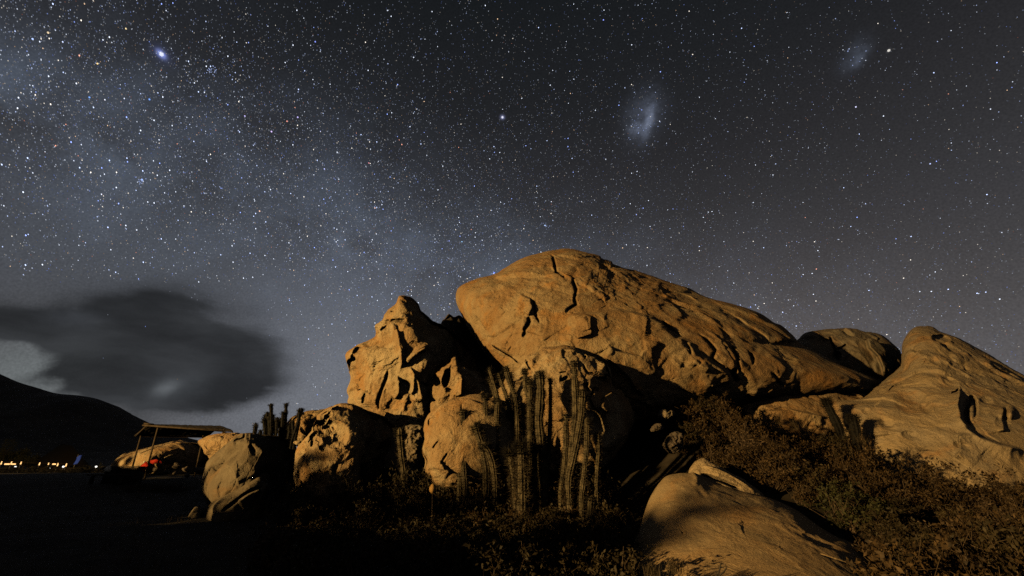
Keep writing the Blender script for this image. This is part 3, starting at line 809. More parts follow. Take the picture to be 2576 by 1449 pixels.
rock('stone', 'pointed pale stone resting on the shadowed rock shelf', z4((2000, 1340), (2040, 1290), (2100, 1270), (2160, 1290), (2220, 1332), (2160, 1370), (2060, 1390)), 12.6, .25, .3, nth=140, nr=30, amp=.04, sc=.3, fine=.02, seed=74, mat=M_pale, cat='stone')

# --- slab in the right foreground
sl = z6((120, 1020), (165, 900), (200, 780), (250, 660), (320, 570), (400, 545), (480, 540), (500, 533), (560, 565), (680, 612), (800, 652), (950, 690), (1060, 728), (1180, 792), (1300, 880), (1400, 940), (1500, 985), (1600, 1080), (1720, 1200),
        (1850, 1400), (1800, 1800), (1100, 2000), (400, 1900), (150, 1600), (100, 1250))
fe = [crack(z6((1080, 1035), (1150, 1050), (1300, 1050), (1420, 1090), (1560, 1150), (1700, 1190)), 1.6, .045), pitz(z6, 430, 912, 8, 10, 0, .05), lip(z6((610, 640), (700, 660), (820, 690), (960, 700), (1060, 735)), 14, .10, 1.5),
      lip(z6((1000, 930), (1200, 960), (1340, 1010), (1480, 1050)), 20, .05), pitz(z6, 600, 780, 230, 70, .2, .10, 1.5), crack(z6((1200, 830), (1300, 900)), 6, .08)]
rock('boulder', 'smooth sandy rock slab sloping down in the right foreground', sl, 7.7, 1.5, 1.2, kv=-.0085, center=z6((850, 1150))[0], feats=fe, nth=520, nr=130, amp=.05, sc=.8, fine=.016, seed=81, mat=M_slab, fac=(1.2, .03), worm=.2, pw=.75, sil=.004)
sl2 = z6((470, 545), (500, 490), (540, 460), (575, 452), (610, 470), (640, 487), (720, 540), (800, 580), (870, 620), (950, 690), (900, 720), (750, 700), (600, 640), (500, 600))
rock('boulder', 'narrow rock fin with a dark slot behind the top of the sandy slab', sl2, 9.7, .5, .6, feats=[crack(z6((540, 545), (620, 570), (700, 600), (800, 640)), 4, .3), ridge(z6((560, 490), (650, 520), (760, 570), (880, 650)), 3, .15)], kv=-.004, nth=260, nr=50, amp=.05, sc=.4, fine=.02, seed=82, fac=(.5, .12), mat=M_pale)
for i, (pts, Y, lab) in enumerate([
        (z6((280, 195), (290, 150), (320, 140), (345, 155), (365, 145), (385, 160), (375, 190), (330, 210)), 12.2, 'small white cleft stone above the shrubs right of the cream rock'),
        (z6((310, 380), (320, 340), (350, 300), (390, 280), (425, 290), (440, 340), (430, 400), (360, 420)), 10.6, 'dim rounded stone below the white cleft stone'),
        (z6((230, 265), (265, 235), (300, 235), (312, 258), (285, 280), (240, 285)), 11.6, 'barely lit stone between the white stone and the dim round one')]):
    rock('stone', lab, pts, Y, .3, .3, nth=160, nr=36, amp=.14, sc=.25, fine=.05, seed=90 + i, cat='stone', mat=M_grey if i == 0 else M_black)


# ------------------------------------------------------------------ cacti
def stem_geo(pts, r, ribs=9, seed=0, spine=.06, dens=1.0, spn=6):
    """ribbed column along pts; returns body and spine geometry"""
    rg = np.random.default_rng(seed)
    pts = np.asarray(pts, float)
    # resample with spline-like smoothing
    L = np.concatenate([[0], np.cumsum(np.linalg.norm(np.diff(pts, axis=0), axis=1))])
    n = max(10, int(L[-1] / .05)); t = np.linspace(0, L[-1], n)
    C = np.stack([np.interp(t, L, pts[:, i]) for i in range(3)], -1)
    kk = np.hanning(9); kk /= kk.sum()
    for i in range(3):
        pad = np.concatenate([2 * C[0, i] - C[4:0:-1, i], C[:, i], 2 * C[-1, i] - C[-2:-6:-1, i]])
        C[:, i] = np.convolve(pad, kk, 'valid')
    tan = np.gradient(C, axis=0); tan /= np.linalg.norm(tan, axis=1)[:, None]
    m = ribs * 4; th = np.arange(m) / m * 2 * math.pi
    prof = .62 + .38 * np.abs(np.cos(ribs * th / 2)) ** .8
    rad = r * rg.uniform(.88, 1.1) * (1 + .09 * np.sin(t * 4.1 + rg.uniform(0, 6)) + .06 * np.sin(t * 9.3 + rg.uniform(0, 6)))
    for _ in range(int(rg.integers(1, 4))):        # growth waists
        rad *= 1 - rg.uniform(.12, .30) * np.exp(-((t - rg.uniform(.1, 1) * L[-1]) / .045) ** 2)
    rad *= .72 + .28 * S_(t, 0, .5 * L[-1] + .1)
    endd = L[-1] - t; rad *= np.sqrt(np.clip(1 - (1 - np.clip(endd / (r * 1.5), 0, 1)) ** 2, .02, 1))
    a = np.cross(tan, [0, 1.0, 0]); a /= np.linalg.norm(a, axis=1)[:, None]; b = np.cross(a, tan)
    V = C[:, None] + rad[:, None, None] * prof[None, :, None] * (np.cos(th)[None, :, None] * a[:, None] + np.sin(th)[None, :, None] * b[:, None])
    V = V.reshape(-1, 3); V = V + (r * .10 * fbm(V * 7 + seed, 2, seed))[:, None] * np.repeat(a, m, 0)
    i, j = np.meshgrid(np.arange(n - 1), np.arange(m), indexing='ij'); i = i.ravel(); j = j.ravel(); j1 = (j + 1) % m
    q = np.stack([i * m + j, i * m + j1, (i + 1) * m + j1, (i + 1) * m + j], -1)
    Fc = np.concatenate([q[:, [0, 1, 2]], q[:, [0, 2, 3]]])
    # spines
    SV = []; TOPV = []
    step = .055 / dens
    for k in range(ribs):
        ph = 2 * math.pi * k / ribs
        for s in np.arange(.05 + rg.uniform(0, step), L[-1], step):
            if rg.random() > .85: continue
            ix = min(n - 1, int(s / L[-1] * (n - 1)))
            o_ = math.cos(ph) * a[ix] + math.sin(ph) * b[ix]
            base_ = C[ix] + rad[ix] * o_
            top = endd[ix] < max(.16, 2.6 * r)
            for _ in range(spn + (14 if top else 0)):
                d = o_ * rg.uniform(.4, 1.1) + rg.normal(0, .55, 3) + (tan[ix] * .8 if top else tan[ix] * .1)
                d /= np.linalg.norm(d); ln = spine * rg.uniform(.4, 1.5) * (1.35 if top else 1)
                w = np.cross(d, rg.normal(0, 1, 3)); w /= np.linalg.norm(w); w *= .0035
                (TOPV if top else SV).extend([base_ - w, base_ + w, base_ + d * ln])
    SV = np.array(SV); TOPV = np.array(TOPV)
    return (V, Fc), (SV, np.arange(len(SV)).reshape(-1, 3)), (TOPV, np.arange(len(TOPV)).reshape(-1, 3))


def cactus(label, stems, Y, group=None, dark=False, spine=.06, dens=1.0, ground_z=None, spn=6, seed=0):
    """stems: list of (points in the photo from top to bottom, width, depth offset)"""
    s0 = stems[0]
    bx = np.mean([P(s[0][-1][0], s[0][-1][1], Y + s[2])[0] for s in stems]); by = Y + np.mean([s[2] for s in stems])
    bz = ground_z if ground_z is not None else gz(bx, by) - .05
    root = empty('cactus', (bx, by, bz)); tag(root, label, 'cactus', group)
    for i, (pp, w, dy) in enumerate(stems):
        W_ = [P(u, v, Y + dy) for u, v in pp][::-1]
        low_ = W_[0]
        if low_[2] > bz + .1:   # carry on down to the ground
            dz = low_[2] - bz
            W_ = [np.array([low_[0] * .9 + bx * .1, low_[1], bz]), np.array([low_[0], low_[1], bz + dz * .5])] + W_
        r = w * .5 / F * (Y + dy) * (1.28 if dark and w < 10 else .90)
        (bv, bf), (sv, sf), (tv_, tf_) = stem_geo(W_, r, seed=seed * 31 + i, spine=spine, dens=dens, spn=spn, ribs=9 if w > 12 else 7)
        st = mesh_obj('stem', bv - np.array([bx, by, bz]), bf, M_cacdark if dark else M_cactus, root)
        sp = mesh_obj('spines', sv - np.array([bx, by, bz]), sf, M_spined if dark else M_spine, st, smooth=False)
        sp['kind'] = 'stuff'
        cr_ = mesh_obj('woolly_crown', tv_ - np.array([bx, by, bz]), tf_, M_spined, st, smooth=False); cr_['kind'] = 'stuff'
    return root


G1 = 'columnar cacti in front of the cream rocks'
cactus('leaning double cactus against the smooth cream boulder, leftmost of the tall clump', [
    ([(1165, 1028), (1164, 1090), (1168, 1178), (1172, 1230)], 17, 0), ([(1123, 1060), (1130, 1100), (1146, 1150), (1158, 1200)], 15, .1)], 10.2, G1, spine=.055, seed=1)
cactus('cactus with a slim upright stem and a stubby broken arm', [
    ([(1222, 990), (1222, 1050), (1226, 1120), (1238, 1190)], 15, .1), ([(1210, 1115), (1226, 1126), (1240, 1160), (1246, 1200)], 20, -.3), ([(1196, 1062), (1204, 1095), (1216, 1130), (1226, 1180)], 20, -.15)], 10.2, G1, spine=.09, seed=2)
cactus('cactus whose thin stems lean left over the dark gap above the cream boulder', [
    ([(1230, 925), (1240, 955), (1252, 1000), (1254, 1120)], 11, .3), ([(1253, 938), (1262, 965), (1276, 1000), (1282, 1120)], 12, .2), ([(1271, 920), (1282, 960), (1298, 1005), (1302, 1080), (1300, 1180)], 14, 0),
    ([(1253, 1000), (1250, 1060), (1250, 1180)], 14, -.2), ([(1284, 935), (1288, 965), (1292, 1000), (1296, 1100)], 10, .35), ([(1228, 948), (1236, 970), (1246, 1000), (1252, 1080)], 9, .4)], 10.5, G1, seed=3)
cactus('thick upright cactus pair with woolly dark crowns at the centre of the clump', [
    ([(1321, 926), (1321, 968), (1333, 1010), (1336, 1110), (1334, 1200)], 15, .2), ([(1357, 932), (1361, 980), (1356, 1060), (1362, 1130), (1366, 1215)], 23, 0), ([(1384, 950), (1385, 990), (1384, 1080), (1376, 1180)], 12, .25),
    ([(1332, 952), (1334, 985), (1332, 1040)], 15, .0)], 9.9, G1, seed=4)
cactus('short bushy cactus with long pale spines low in the middle of the clump', [
    ([(1310, 1110), (1312, 1150), (1314, 1200)], 26, -.2), ([(1280, 1128), (1288, 1170), (1296, 1230)], 16, 0), ([(1345, 1120), (1345, 1160), (1342, 1220)], 14, 0)], 9.7, G1, spine=.12, spn=9, seed=5)
cactus('tallest cactus with long pale ribs reaching the broken lip of the cream rock', [
    ([(1443, 906), (1447, 960), (1450, 1040), (1440, 1120), (1432, 1200)], 19, .1), ([(1467, 978), (1463, 1050), (1448, 1130), (1430, 1205)], 21, -.1), ([(1478, 1050), (1476, 1120), (1472, 1180), (1462, 1260)], 17, -.25),
    ([(1424, 1040), (1425, 1100), (1420, 1180), (1410, 1230)], 14, .2), ([(1504, 1085), (1506, 1130), (1500, 1220)], 12, .1)], 9.5, G1, seed=6)
cactus('lone low cactus stem standing in the black gap left of the sandy slab', [([(1490, 1245), (1486, 1300), (1476, 1365), (1470, 1400)], 20, 0)], 8.7, G1, seed=7, spine=.05)
cactus('dim slender cactus left of the cream boulder rising from dark shrubs', [([(1006, 1075), (1010, 1130), (1018, 1190), (1026, 1240)], 20, 0)], 10.8, G1, dark=False, spine=.08, seed=8)
G2 = 'black cactus silhouettes on the left boulders'
zt = 2.35
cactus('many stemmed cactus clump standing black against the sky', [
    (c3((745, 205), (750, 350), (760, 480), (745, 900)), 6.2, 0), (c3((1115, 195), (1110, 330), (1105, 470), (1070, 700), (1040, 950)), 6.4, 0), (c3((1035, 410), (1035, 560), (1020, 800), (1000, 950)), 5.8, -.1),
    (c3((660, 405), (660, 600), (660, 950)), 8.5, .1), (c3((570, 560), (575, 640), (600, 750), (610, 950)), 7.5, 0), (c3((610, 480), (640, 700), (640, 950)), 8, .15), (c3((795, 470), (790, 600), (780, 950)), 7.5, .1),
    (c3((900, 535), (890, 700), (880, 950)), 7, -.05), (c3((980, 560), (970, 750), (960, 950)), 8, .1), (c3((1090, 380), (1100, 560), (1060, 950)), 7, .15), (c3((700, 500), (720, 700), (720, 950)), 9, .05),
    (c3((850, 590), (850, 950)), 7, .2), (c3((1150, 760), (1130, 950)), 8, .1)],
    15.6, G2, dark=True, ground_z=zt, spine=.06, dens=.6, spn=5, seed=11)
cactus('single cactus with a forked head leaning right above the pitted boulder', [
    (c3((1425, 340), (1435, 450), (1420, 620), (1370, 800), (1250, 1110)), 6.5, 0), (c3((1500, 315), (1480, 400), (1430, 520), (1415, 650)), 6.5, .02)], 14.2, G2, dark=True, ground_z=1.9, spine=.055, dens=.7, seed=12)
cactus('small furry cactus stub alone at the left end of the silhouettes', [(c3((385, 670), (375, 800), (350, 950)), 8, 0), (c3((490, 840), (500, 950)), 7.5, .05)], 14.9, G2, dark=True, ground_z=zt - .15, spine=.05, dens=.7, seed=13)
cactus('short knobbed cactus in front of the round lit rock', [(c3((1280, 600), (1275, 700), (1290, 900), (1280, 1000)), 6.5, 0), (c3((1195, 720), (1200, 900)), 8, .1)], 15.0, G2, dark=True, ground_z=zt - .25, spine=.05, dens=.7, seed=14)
G3 = 'shaggy cactus tops before the pale right boulder'
cactus('shaggy cactus top, shade painted black, bending left, taller of the two on the right slope', [(z4((975, 735), (1000, 800), (1040, 880), (1085, 970), (1110, 1060)), 19, 0)], 13.7, G3, dark=True, spine=.10, dens=1.2, spn=9, seed=15)
cactus('shaggy pointed cactus top, shade painted black, lower and right of its taller neighbour', [(z4((1190, 865), (1205, 930), (1225, 1020), (1230, 1120)), 20, 0)], 13.0, G3, dark=True, spine=.10, dens=1.2, spn=9, seed=16)


# ------------------------------------------------------------------ shrubs
def shrub_geo(seed, R=.55, H=.9, tips=120, leaves=10, leaf=.040, clump=.045, twigs=46):
    rg = np.random.default_rng(seed)
    TV, TF, o = [], [], 0
    tipp = []
    for _ in range(twigs):
        az = rg.uniform(0, 6.283); el = rg.uniform(.35, 1.45)
        L = rg.uniform(.55, 1.0) * math.hypot(R * math.cos(el), H * math.sin(el))
        p0 = np.array([rg.normal(0, R * .12), rg.normal(0, R * .12), 0])
        d = np.array([math.cos(az) * math.cos(el), math.sin(az) * math.cos(el), math.sin(el)])
        p1 = p0 + d * L * .5 + rg.normal(0, .04, 3); p2 = p0 + d * L + rg.normal(0, .06, 3) + np.array([0, 0, .05])
        v, f = tube_geo([p0, p1, p2], [.008, .005, .002], 3, False)
        TV.append(v); TF.append(f + o); o += len(v)
        tipp.append(p2)
        for _ in range(3):
            q0 = p1 + (p2 - p1) * rg.uniform(0, .9); q1 = q0 + rg.normal(0, .09, 3) + np.array([0, 0, .06])
            v, f = tube_geo([q0, q1], [.003, .0015], 3, False); TV.append(v); TF.append(f + o); o += len(v); tipp.append(q1)
    tipp = np.array(tipp)
    sel = tipp[rg.integers(0, len(tipp), tips)] + rg.normal(0, .025, (tips, 3))
    c = np.repeat(sel, leaves, 0) + rg.normal(0, clump, (tips * leaves, 3)) * [1, 1, .8]
    n = len(c)
    a = rg.normal(0, 1, (n, 3)); a[:, 2] += .5; a /= np.linalg.norm(a, axis=1)[:, None]
    b = np.cross(a, rg.normal(0, 1, (n, 3))); b /= np.linalg.norm(b, axis=1)[:, None]
    l = leaf * rg.uniform(.5, 1.3, n)[:, None]
    LV = np.stack([c - a * l, c + b * l * .45, c + a * l, c - b * l * .45], 1).reshape(-1, 3)
    LF = np.arange(n * 4).reshape(-1, 4)
    return (np.concatenate(TV), np.concatenate(TF)), (LV, LF)


def shrub_proto(seed, mat, **k):
    (tv, tf), (lv, lf) = shrub_geo(seed, **k)
    t_ = bpy.data.meshes.new('twigs'); t_.from_pydata(tv.tolist(), [], tf.tolist()); t_.materials.append(M_twig)
    l_ = bpy.data.meshes.new('foliage'); l_.from_pydata(lv.tolist(), [], lf.tolist()); l_.materials.append(mat)
    return t_, l_


PR = {'dry': [shrub_proto(s, M_leaf) for s in (1, 2, 3, 4)], 'dark': [shrub_proto(s, M_leafd, tips=190) for s in (5, 6, 7)],
      'green': [shrub_proto(s, M_leafg, tips=150) for s in (8, 9)], 'bare': [shrub_proto(s, M_twig, tips=70, leaves=4, twigs=70) for s in (10,)]}


def shrub(kind, x, y, s, label, group, z=None, hz=1.0):
    t_, l_ = random.choice(PR[kind])
    root = empty('shrub', (x, y, (gz(x, y) if z is None else z) - .04), random.uniform(0, 6.28)); root.scale = (s, s, s * hz)
    tag(root, label, 'shrub', group)
    a = bpy.data.objects.new('twigs', t_); COL.objects.link(a); a.parent = root; a['kind'] = 'stuff'
    b = bpy.data.objects.new('foliage', l_); COL.objects.link(b); b.parent = root; b['kind'] = 'stuff'
    return root


rs = np.random.default_rng(21)


def project(x, y, z):
    d = np.array([x, y, z - CAMZ]); f = d[1] * CT + d[2] * ST; up = -d[1] * ST + d[2] * CT
    return CU + F * d[0] / f, CV - F * up / f


def inside(u, v, poly):
    r = False; n = len(poly)
    for i in range(n):
        x0, y0 = poly[i]; x1, y1 = poly[(i + 1) % n]
        if (y0 > v) != (y1 > v) and u < (x1 - x0) * (v - y0) / (y1 - y0) + x0: r = not r
    return r


# right slope: thick dry brush above and beside the slab
RIGHT = [(1690, 1010), (1760, 1000), (1830, 1050), (1910, 1115), (2040, 1130), (2140, 1150), (2260, 1205), (2420, 1240), (2700, 1240), (2900, 1700), (2500, 1700), (2330, 1500), (2235, 1400),
         (2110, 1290), (1950, 1215), (1800, 1160), (1730, 1120), (1660, 1090)]
cand = []
for _ in range(9000):
    y = rs.uniform(5.2, 14.0); x = rs.uniform(.5, y * 1.35 + 1)
    u, v = project(x, y, gz(x, y) + .3)
    if not inside(u, v, RIGHT): continue
    if any((x - a) ** 2 + (y - b) ** 2 < .50 ** 2 for a, b in cand): continue
    cand.append((x, y))
for x, y in cand:
    u, v = project(x, y, gz(x, y) + .3)
    g = inside(u, v, [(2040, 1230), (2240, 1230), (2240, 1310), (2060, 1290)])
    kind = 'green' if g else ('bare' if rs.random() < .10 else 'dark' if rs.random() < .25 else 'dry')
    zone = ('on the hump below the big dome' if u < 1930 and v < 1130 else 'along the upper edge of the sandy slab' if u < 2110 else
            'at the foot of the pale right boulder' if v < 1290 and u > 2250 else 'before the shaggy cacti' if v < 1290 else 'in the bottom right corner' if u > 2330 else 'beside the lower slab edge')
    lab = {'green': 'greener shrub ', 'dark': 'dark leaved shrub ', 'dry': 'dry orange leaved shrub ', 'bare': 'nearly leafless twiggy shrub '}[kind] + zone
    grp = {'green': 'greener shrubs ', 'dark': 'dark shrubs ', 'dry': 'dry shrubs ', 'bare': 'leafless shrubs '}[kind] + zone
    shrub(kind, x, y, rs.uniform(.5, 1.02), lab, grp)

# dark brush in the centre and left foreground
CENT = [(760, 1190), (850, 1150), (960, 1130), (1010, 1190), (1100, 1215), (1200, 1200), (1300, 1190), (1420, 1210), (1520, 1240), (1560, 1330), (1560, 1700), (600, 1700), (700, 1340), (745, 1290)]
cand2 = []
for _ in range(9000):
    y = rs.uniform(6.0, 12.0); x = rs.uniform(-7, 2.6)
    u, v = project(x, y, gz(x, y) + .45)
    if not inside(u, v, CENT): continue
    if any((x - a) ** 2 + (y - b) ** 2 < .52 ** 2 for a, b in cand2): continue
    cand2.append((x, y))
for x, y in cand2:
    tall = 1.55 if y > 10.3 and x < -1.4 else (1.15 if y > 9.5 else .85)
    far = y > 10.3 and x < -1.4
    u, v = project(x, y, gz(x, y) + .45)
    kd = 'dark' if rs.random() < .85 else 'dry'
    zone = ('right beside the sandy slab' if u > 1400 else 'at the foot of the cacti' if v < 1290 and u > 1050 else 'along the bottom edge below the cacti' if u > 1050 else
            'before the pitted boulder' if v < 1290 else 'in the dark bottom left of the brush')
    shrub(kd, x, y, rs.uniform(.7, .95), 'tall dark shrub below the pitted boulder and cream boulder' if far else ('low dark shrub ' if kd == 'dark' else 'low dry shrub ') + zone,
          'tall dark shrubs before the left boulders' if far else ('low dark shrubs ' if kd == 'dark' else 'low dry shrubs ') + zone, hz=tall)
for (u, v, Y) in [(830, 1180, 11.6), (880, 1160, 11.8), (800, 1200, 11.4), (930, 1165, 11.8), (980, 1200, 11.5), (1060, 1205, 10.9), (1120, 1200, 10.6)]:
    x, y, z = P(u, v, Y); g0 = gz(x, y)
    shrub('dark', x, y, .85, 'tall dark shrub below the pitted boulder and cream boulder', 'tall dark shrubs before the left boulders', hz=max(.8, (z - g0) / .78))

# brush added on the unseen bank to screen lamp rays from the scene
g_ = []
for w in np.arange(6.3, 32, .5):
    for _ in range(2):
        s = -10.5 - .38 * max(w - 16, 0) + rs.uniform(-1.2, 1.2); ww = w + rs.uniform(-.3, .3)
        x, y = s * LD[0] - ww * LD[1], s * LD[1] + ww * LD[0]
        (tv, tf), (lv, lf) = shrub_geo(700 + int(w * 2) % 6, R=.45, H=.6, tips=60, leaves=8, leaf=.05, clump=.05, twigs=3)
        g_.append((lv * rs.uniform(.7, 1.2) + [x, y, gz(x, y) - .05], lf))
V, Fc = join(g_)
tag(mesh_obj('added_scrub', V, Fc, M_leafd, smooth=False), 'unseen dark brush added on the bank crest to screen the lamp', 'added_scrub', kind='stuff')

# left ground tufts
def grass_geo(seed, n=70, h=.28, r=.12, droop=.5):
    rg = np.random.default_rng(seed); V, Fc = [], []
    for _ in range(n):
        az = rg.uniform(0, 6.28); p = np.array([rg.normal(0, r * .3), rg.normal(0, r * .3), 0]); d = np.array([math.cos(az), math.sin(az), 0]) * rg.uniform(.1, droop)
        hh = h * rg.uniform(.5, 1.1); w = np.array([-math.sin(az), math.cos(az), 0]) * .0022
        a = p; b = p + d * hh * .5 + [0, 0, hh * .7]; c = p + d * hh * 1.4 + [0, 0, hh * (1.0 - .3 * droop)]
        i = len(V); V += [a - w, a + w, b - w * .8, b + w * .8, c]
        Fc += [(i, i + 1, i + 3), (i, i + 3, i + 2), (i + 2, i + 3, i + 4)]
    return np.array(V), np.array(Fc)


M_grass = mat_plain('dry_grass', (.17, .115, .06), .85, 5, .3)
M_grassd = mat_plain('dark_dry_grass', (.05, .036, .02), .85, 5, .3)
for i, (u, v, Y, s, m, lab) in enumerate([
        (1697, 1443, 5.6, .55, M_grassd, 'spidery dark grass tuft growing at the lower edge of the sandy slab'),
        (1640, 1450, 5.7, .5, M_grassd, 'thin grass tuft at the bottom left corner of the sandy slab'),
        (2000, 1082, 12.6, 1.3, M_grassd, 'long drooping grass tuft on the ledge left of the shaggy cacti'),
        (2175, 1130, 11.4, 1.5, M_grassd, 'drooping grass tuft in front of the pointed shaggy cactus'),
        (1960, 1066, 12.9, 1.2, M_grassd, 'smaller grass tuft at the left end of the low ledge'),
        (2040, 962, 19.0, 1.4, M_grassd, 'dark grass tuft in the notch between dome and ledge')]):
    V, Fc = grass_geo(100 + i, n=110, h=.34 * s, r=.14, droop=1.1 if s > 1.2 else .7)
    p_ = P(u, v, Y)
    o = mesh_obj('grass_tuft', V, Fc, m, smooth=False); o.location = p_; tag(o, lab, 'grass tuft')
# grass strip that catches light below the shelter, and dark tufts over the left ground
V = []; Fc = []; off = 0; geo = []
for i in range(420):
    if i < 170: u, v, Y = rs.uniform(320, 470), rs.uniform(1214, 1222), 19 + rs.uniform(-.6, .6)
    else:
        Y = rs.uniform(6.5, 18); x = rs.uniform(-Y * 1.2, -1.5); u = None
    if u is not None: p_ = P(u, v, Y); p_[2] = gz(p_[0], p_[1]); 
    else: p_ = np.array([x, Y, gz(x, Y)])
    v_, f_ = grass_geo(300 + i, n=16, h=.20, r=.3, droop=.8)
    geo.append((v_ + p_, f_))
V, Fc = join(geo)
o = mesh_obj('ground_grass', V, Fc, M_grassd, smooth=False); tag(o, 'sparse dry grass on the dark ground at left', 'grass', kind='stuff')

# dead twig on the slab edge and curved dry stalks at the bottom
def twiggy(label, base, ends, mat=M_twig, r=.012):
    g = []
    for e in ends:
        pts = [base] + e
        g.append(tube_geo([np.array(q, float) for q in pts], np.linspace(r, .003, len(pts)), 5))
    V, Fc = join(g); b = np.array(base, float)
    o = mesh_obj('dead_twig', V - b, Fc, mat); o.location = base; tag(o, label, 'twig'); return o


b = P(1805, 1450, 5.6)
twiggy('dead forked twig standing at the bottom edge of the sandy slab', b, [[P(1812, 1425, 5.6), P(1814, 1412, 5.6)], [P(1820, 1440, 5.6), P(1828, 1428, 5.6), P(1824, 1418, 5.6)], [P(1800, 1440, 5.6), P(1812, 1436, 5.6)]], M_darkwood)
b = P(1110, 1455, 7.6)
twiggy('curled pale dry stalk in the dark foreground brush', b, [[P(1090, 1430, 7.6), P(1085, 1410, 7.6)], [P(1105, 1435, 7.6), P(1103, 1415, 7.6)], [P(1122, 1440, 7.6), P(1130, 1420, 7.5)]], M_twig, .008)

# dry orange seed head in the dark brush
p_ = P(1088, 1234, 9.0)
th = np.linspace(0, 2 * math.pi, 14, endpoint=False); V = [(0, 0, .12)]; Fc = []
for k_, (zz, rr2) in enumerate([(.10, .03), (.06, .055), (.02, .06), (-.02, .045), (-.05, .015)]):
    for j_, t_ in enumerate(th): V.append((rr2 * math.cos(t_) * (1 + .18 * (j_ % 2)), rr2 * math.sin(t_) * (1 + .18 * (j_ % 2)), zz))
for j_ in range(14): Fc.append((0, 1 + j_, 1 + (j_ + 1) % 14))
for k_ in range(4):
    for j_ in range(14):
        a, b2 = 1 + k_ * 14 + j_, 1 + k_ * 14 + (j_ + 1) % 14; Fc += [(a, a + 14, b2 + 14), (a, b2 + 14, b2)]
root = empty('flower', p_); tag(root, 'single orange flower head glowing in the dark brush left of the cacti', 'flower')
mesh_obj('flower_head', V, Fc, M_orangefruit, root)
tube('stalk', [(0, 0, -.04), (.02, .01, -.4), (0, 0, -.9)], [.006, .007, .008], M_twig, root, 5)


# ------------------------------------------------------------------ shelter
def shelter():
    nl, nr_ = P(*a7((860, 398))[0], 22.0), P(*a7((2262, 492))[0], 22.4)
    fl, fr = P(*a7((660, 566))[0], 25.6), P(*a7((1830, 582))[0], 25.9)
    rl, rrr = P(*a7((900, 384))[0], 22.9), P(*a7((2050, 409))[0], 23.4)
    base = np.array([nl[0] + 1.8, 23.5, 0.0]); base[2] = gz(base[0], base[1])
    root = empty('shelter', base); tag(root, 'open shelter with a flat reed roof on four thin posts', 'shelter')
    for (u1, v1), Y, r in [(a7((1045, 425))[0], 22.2, .042), (a7((2100, 492))[0], 22.4, .06), (a7((770, 560))[0], 25.2, .045), (a7((1768, 582))[0], 25.4, .045)]:
        t_ = P(u1, v1, Y); g0 = gz(t_[0], t_[1])
        lean = .05 if r > .055 else -.12
        tube('post', [np.array([t_[0] - lean, t_[1], g0 - .05]) - base, np.array([t_[0] - lean * .4, t_[1], g0 + 1.2]) - base, t_ + [0, 0, .05] - base], [r, r * .92, r * .85], M_wood, root, 8)
    # thatched sheet: near edge, ridge, far edge
    V = []; nu, nv = 60, 14
    for j in range(nv):
        t = j / (nv - 1)
        for i in range(nu):
            k = i / (nu - 1)
            n_, r_, f_ = nl + (nr_ - nl) * k, rl + (rrr - rl) * k, fl + (fr - fl) * k
            q = n_ + (r_ - n_) * (t / .3) if t < .3 else r_ + (f_ - r_) * ((t - .3) / .7)
            V.append(q - base)
    V = np.array(V); V[:, 2] += .022 * fbm(V * 5, 3, 77) + .02 * fbm(V * [14, 3, 3], 2, 78)
    V[:nu, 1] -= np.abs(.07 * fbm(V[:nu] * 9, 2, 79)); V[:nu, 2] -= np.abs(.05 * fbm(V[:nu] * 12, 2, 80))
    idx = np.arange((nv - 1) * nu).reshape(-1, nu)[:, :-1].ravel()
    th_ = mesh_obj('thatch_roof', V, np.stack([idx, idx + 1, idx + nu + 1, idx + nu], -1), M_reed, root)
    sm = th_.modifiers.new('thickness', 'SOLIDIFY'); sm.thickness = .07
    tube('beam', [nl - base + [-.15, -.05, -.03], nr_ - base + [-.5, -.05, -.03]], [.04, .04], M_wood, root, 7)
    tube('beam', [fl - base + [.3, 0, -.05], fr - base + [.1, 0, -.05]], [.045, .045], M_wood, root, 7)
    tube('roof_pole', [P(*a7((812, 378))[0], 21.9) - base, P(*a7((975, 392))[0], 22.1) - base], [.035, .035], M_wood, root, 7)
    tube('roof_pole', [P(*a7((2110, 528))[0], 24.2) - base, P(*a7((2275, 534))[0], 24.3) - base], [.03, .03], M_wood, root, 7)
    tube('roof_pole', [nl - base + [.05, 0, .02], fl - base + [.1, 0, -.06]], [.035, .035], M_wood, root, 7)


shelter()


def table():
    c = P(316, 1181, 20.6); g0 = gz(c[0], c[1]); top = P(316, 1173, 20.6)[2]
    root = empty('picnic_table', (c[0], c[1], g0)); tag(root, 'dark wooden table silhouetted against the lit boulder by the shelter', 'table')
    h = top - g0
    for k in range(4): box('tabletop_plank', -.80, .80, -.38 + k * .19, -.38 + k * .19 + .18, h - .04, h, M_darkwood, root)
    for sx in (-.62, -.2, .22, .6): box('leg', sx - .04, sx + .04, -.3, .3, 0, h - .06, M_darkwood, root)
    box('rail', -.78, .78, -.36, -.32, h - .13, h - .05, M_darkwood, root)
    box('bench', -.8, .8, -.95, -.7, h - .36, h - .31, M_darkwood, root)
    for sx in (-.6, .58): box('bench_leg', sx - .035, sx + .035, -.9, -.75, 0, h - .37, M_darkwood, root)


table()


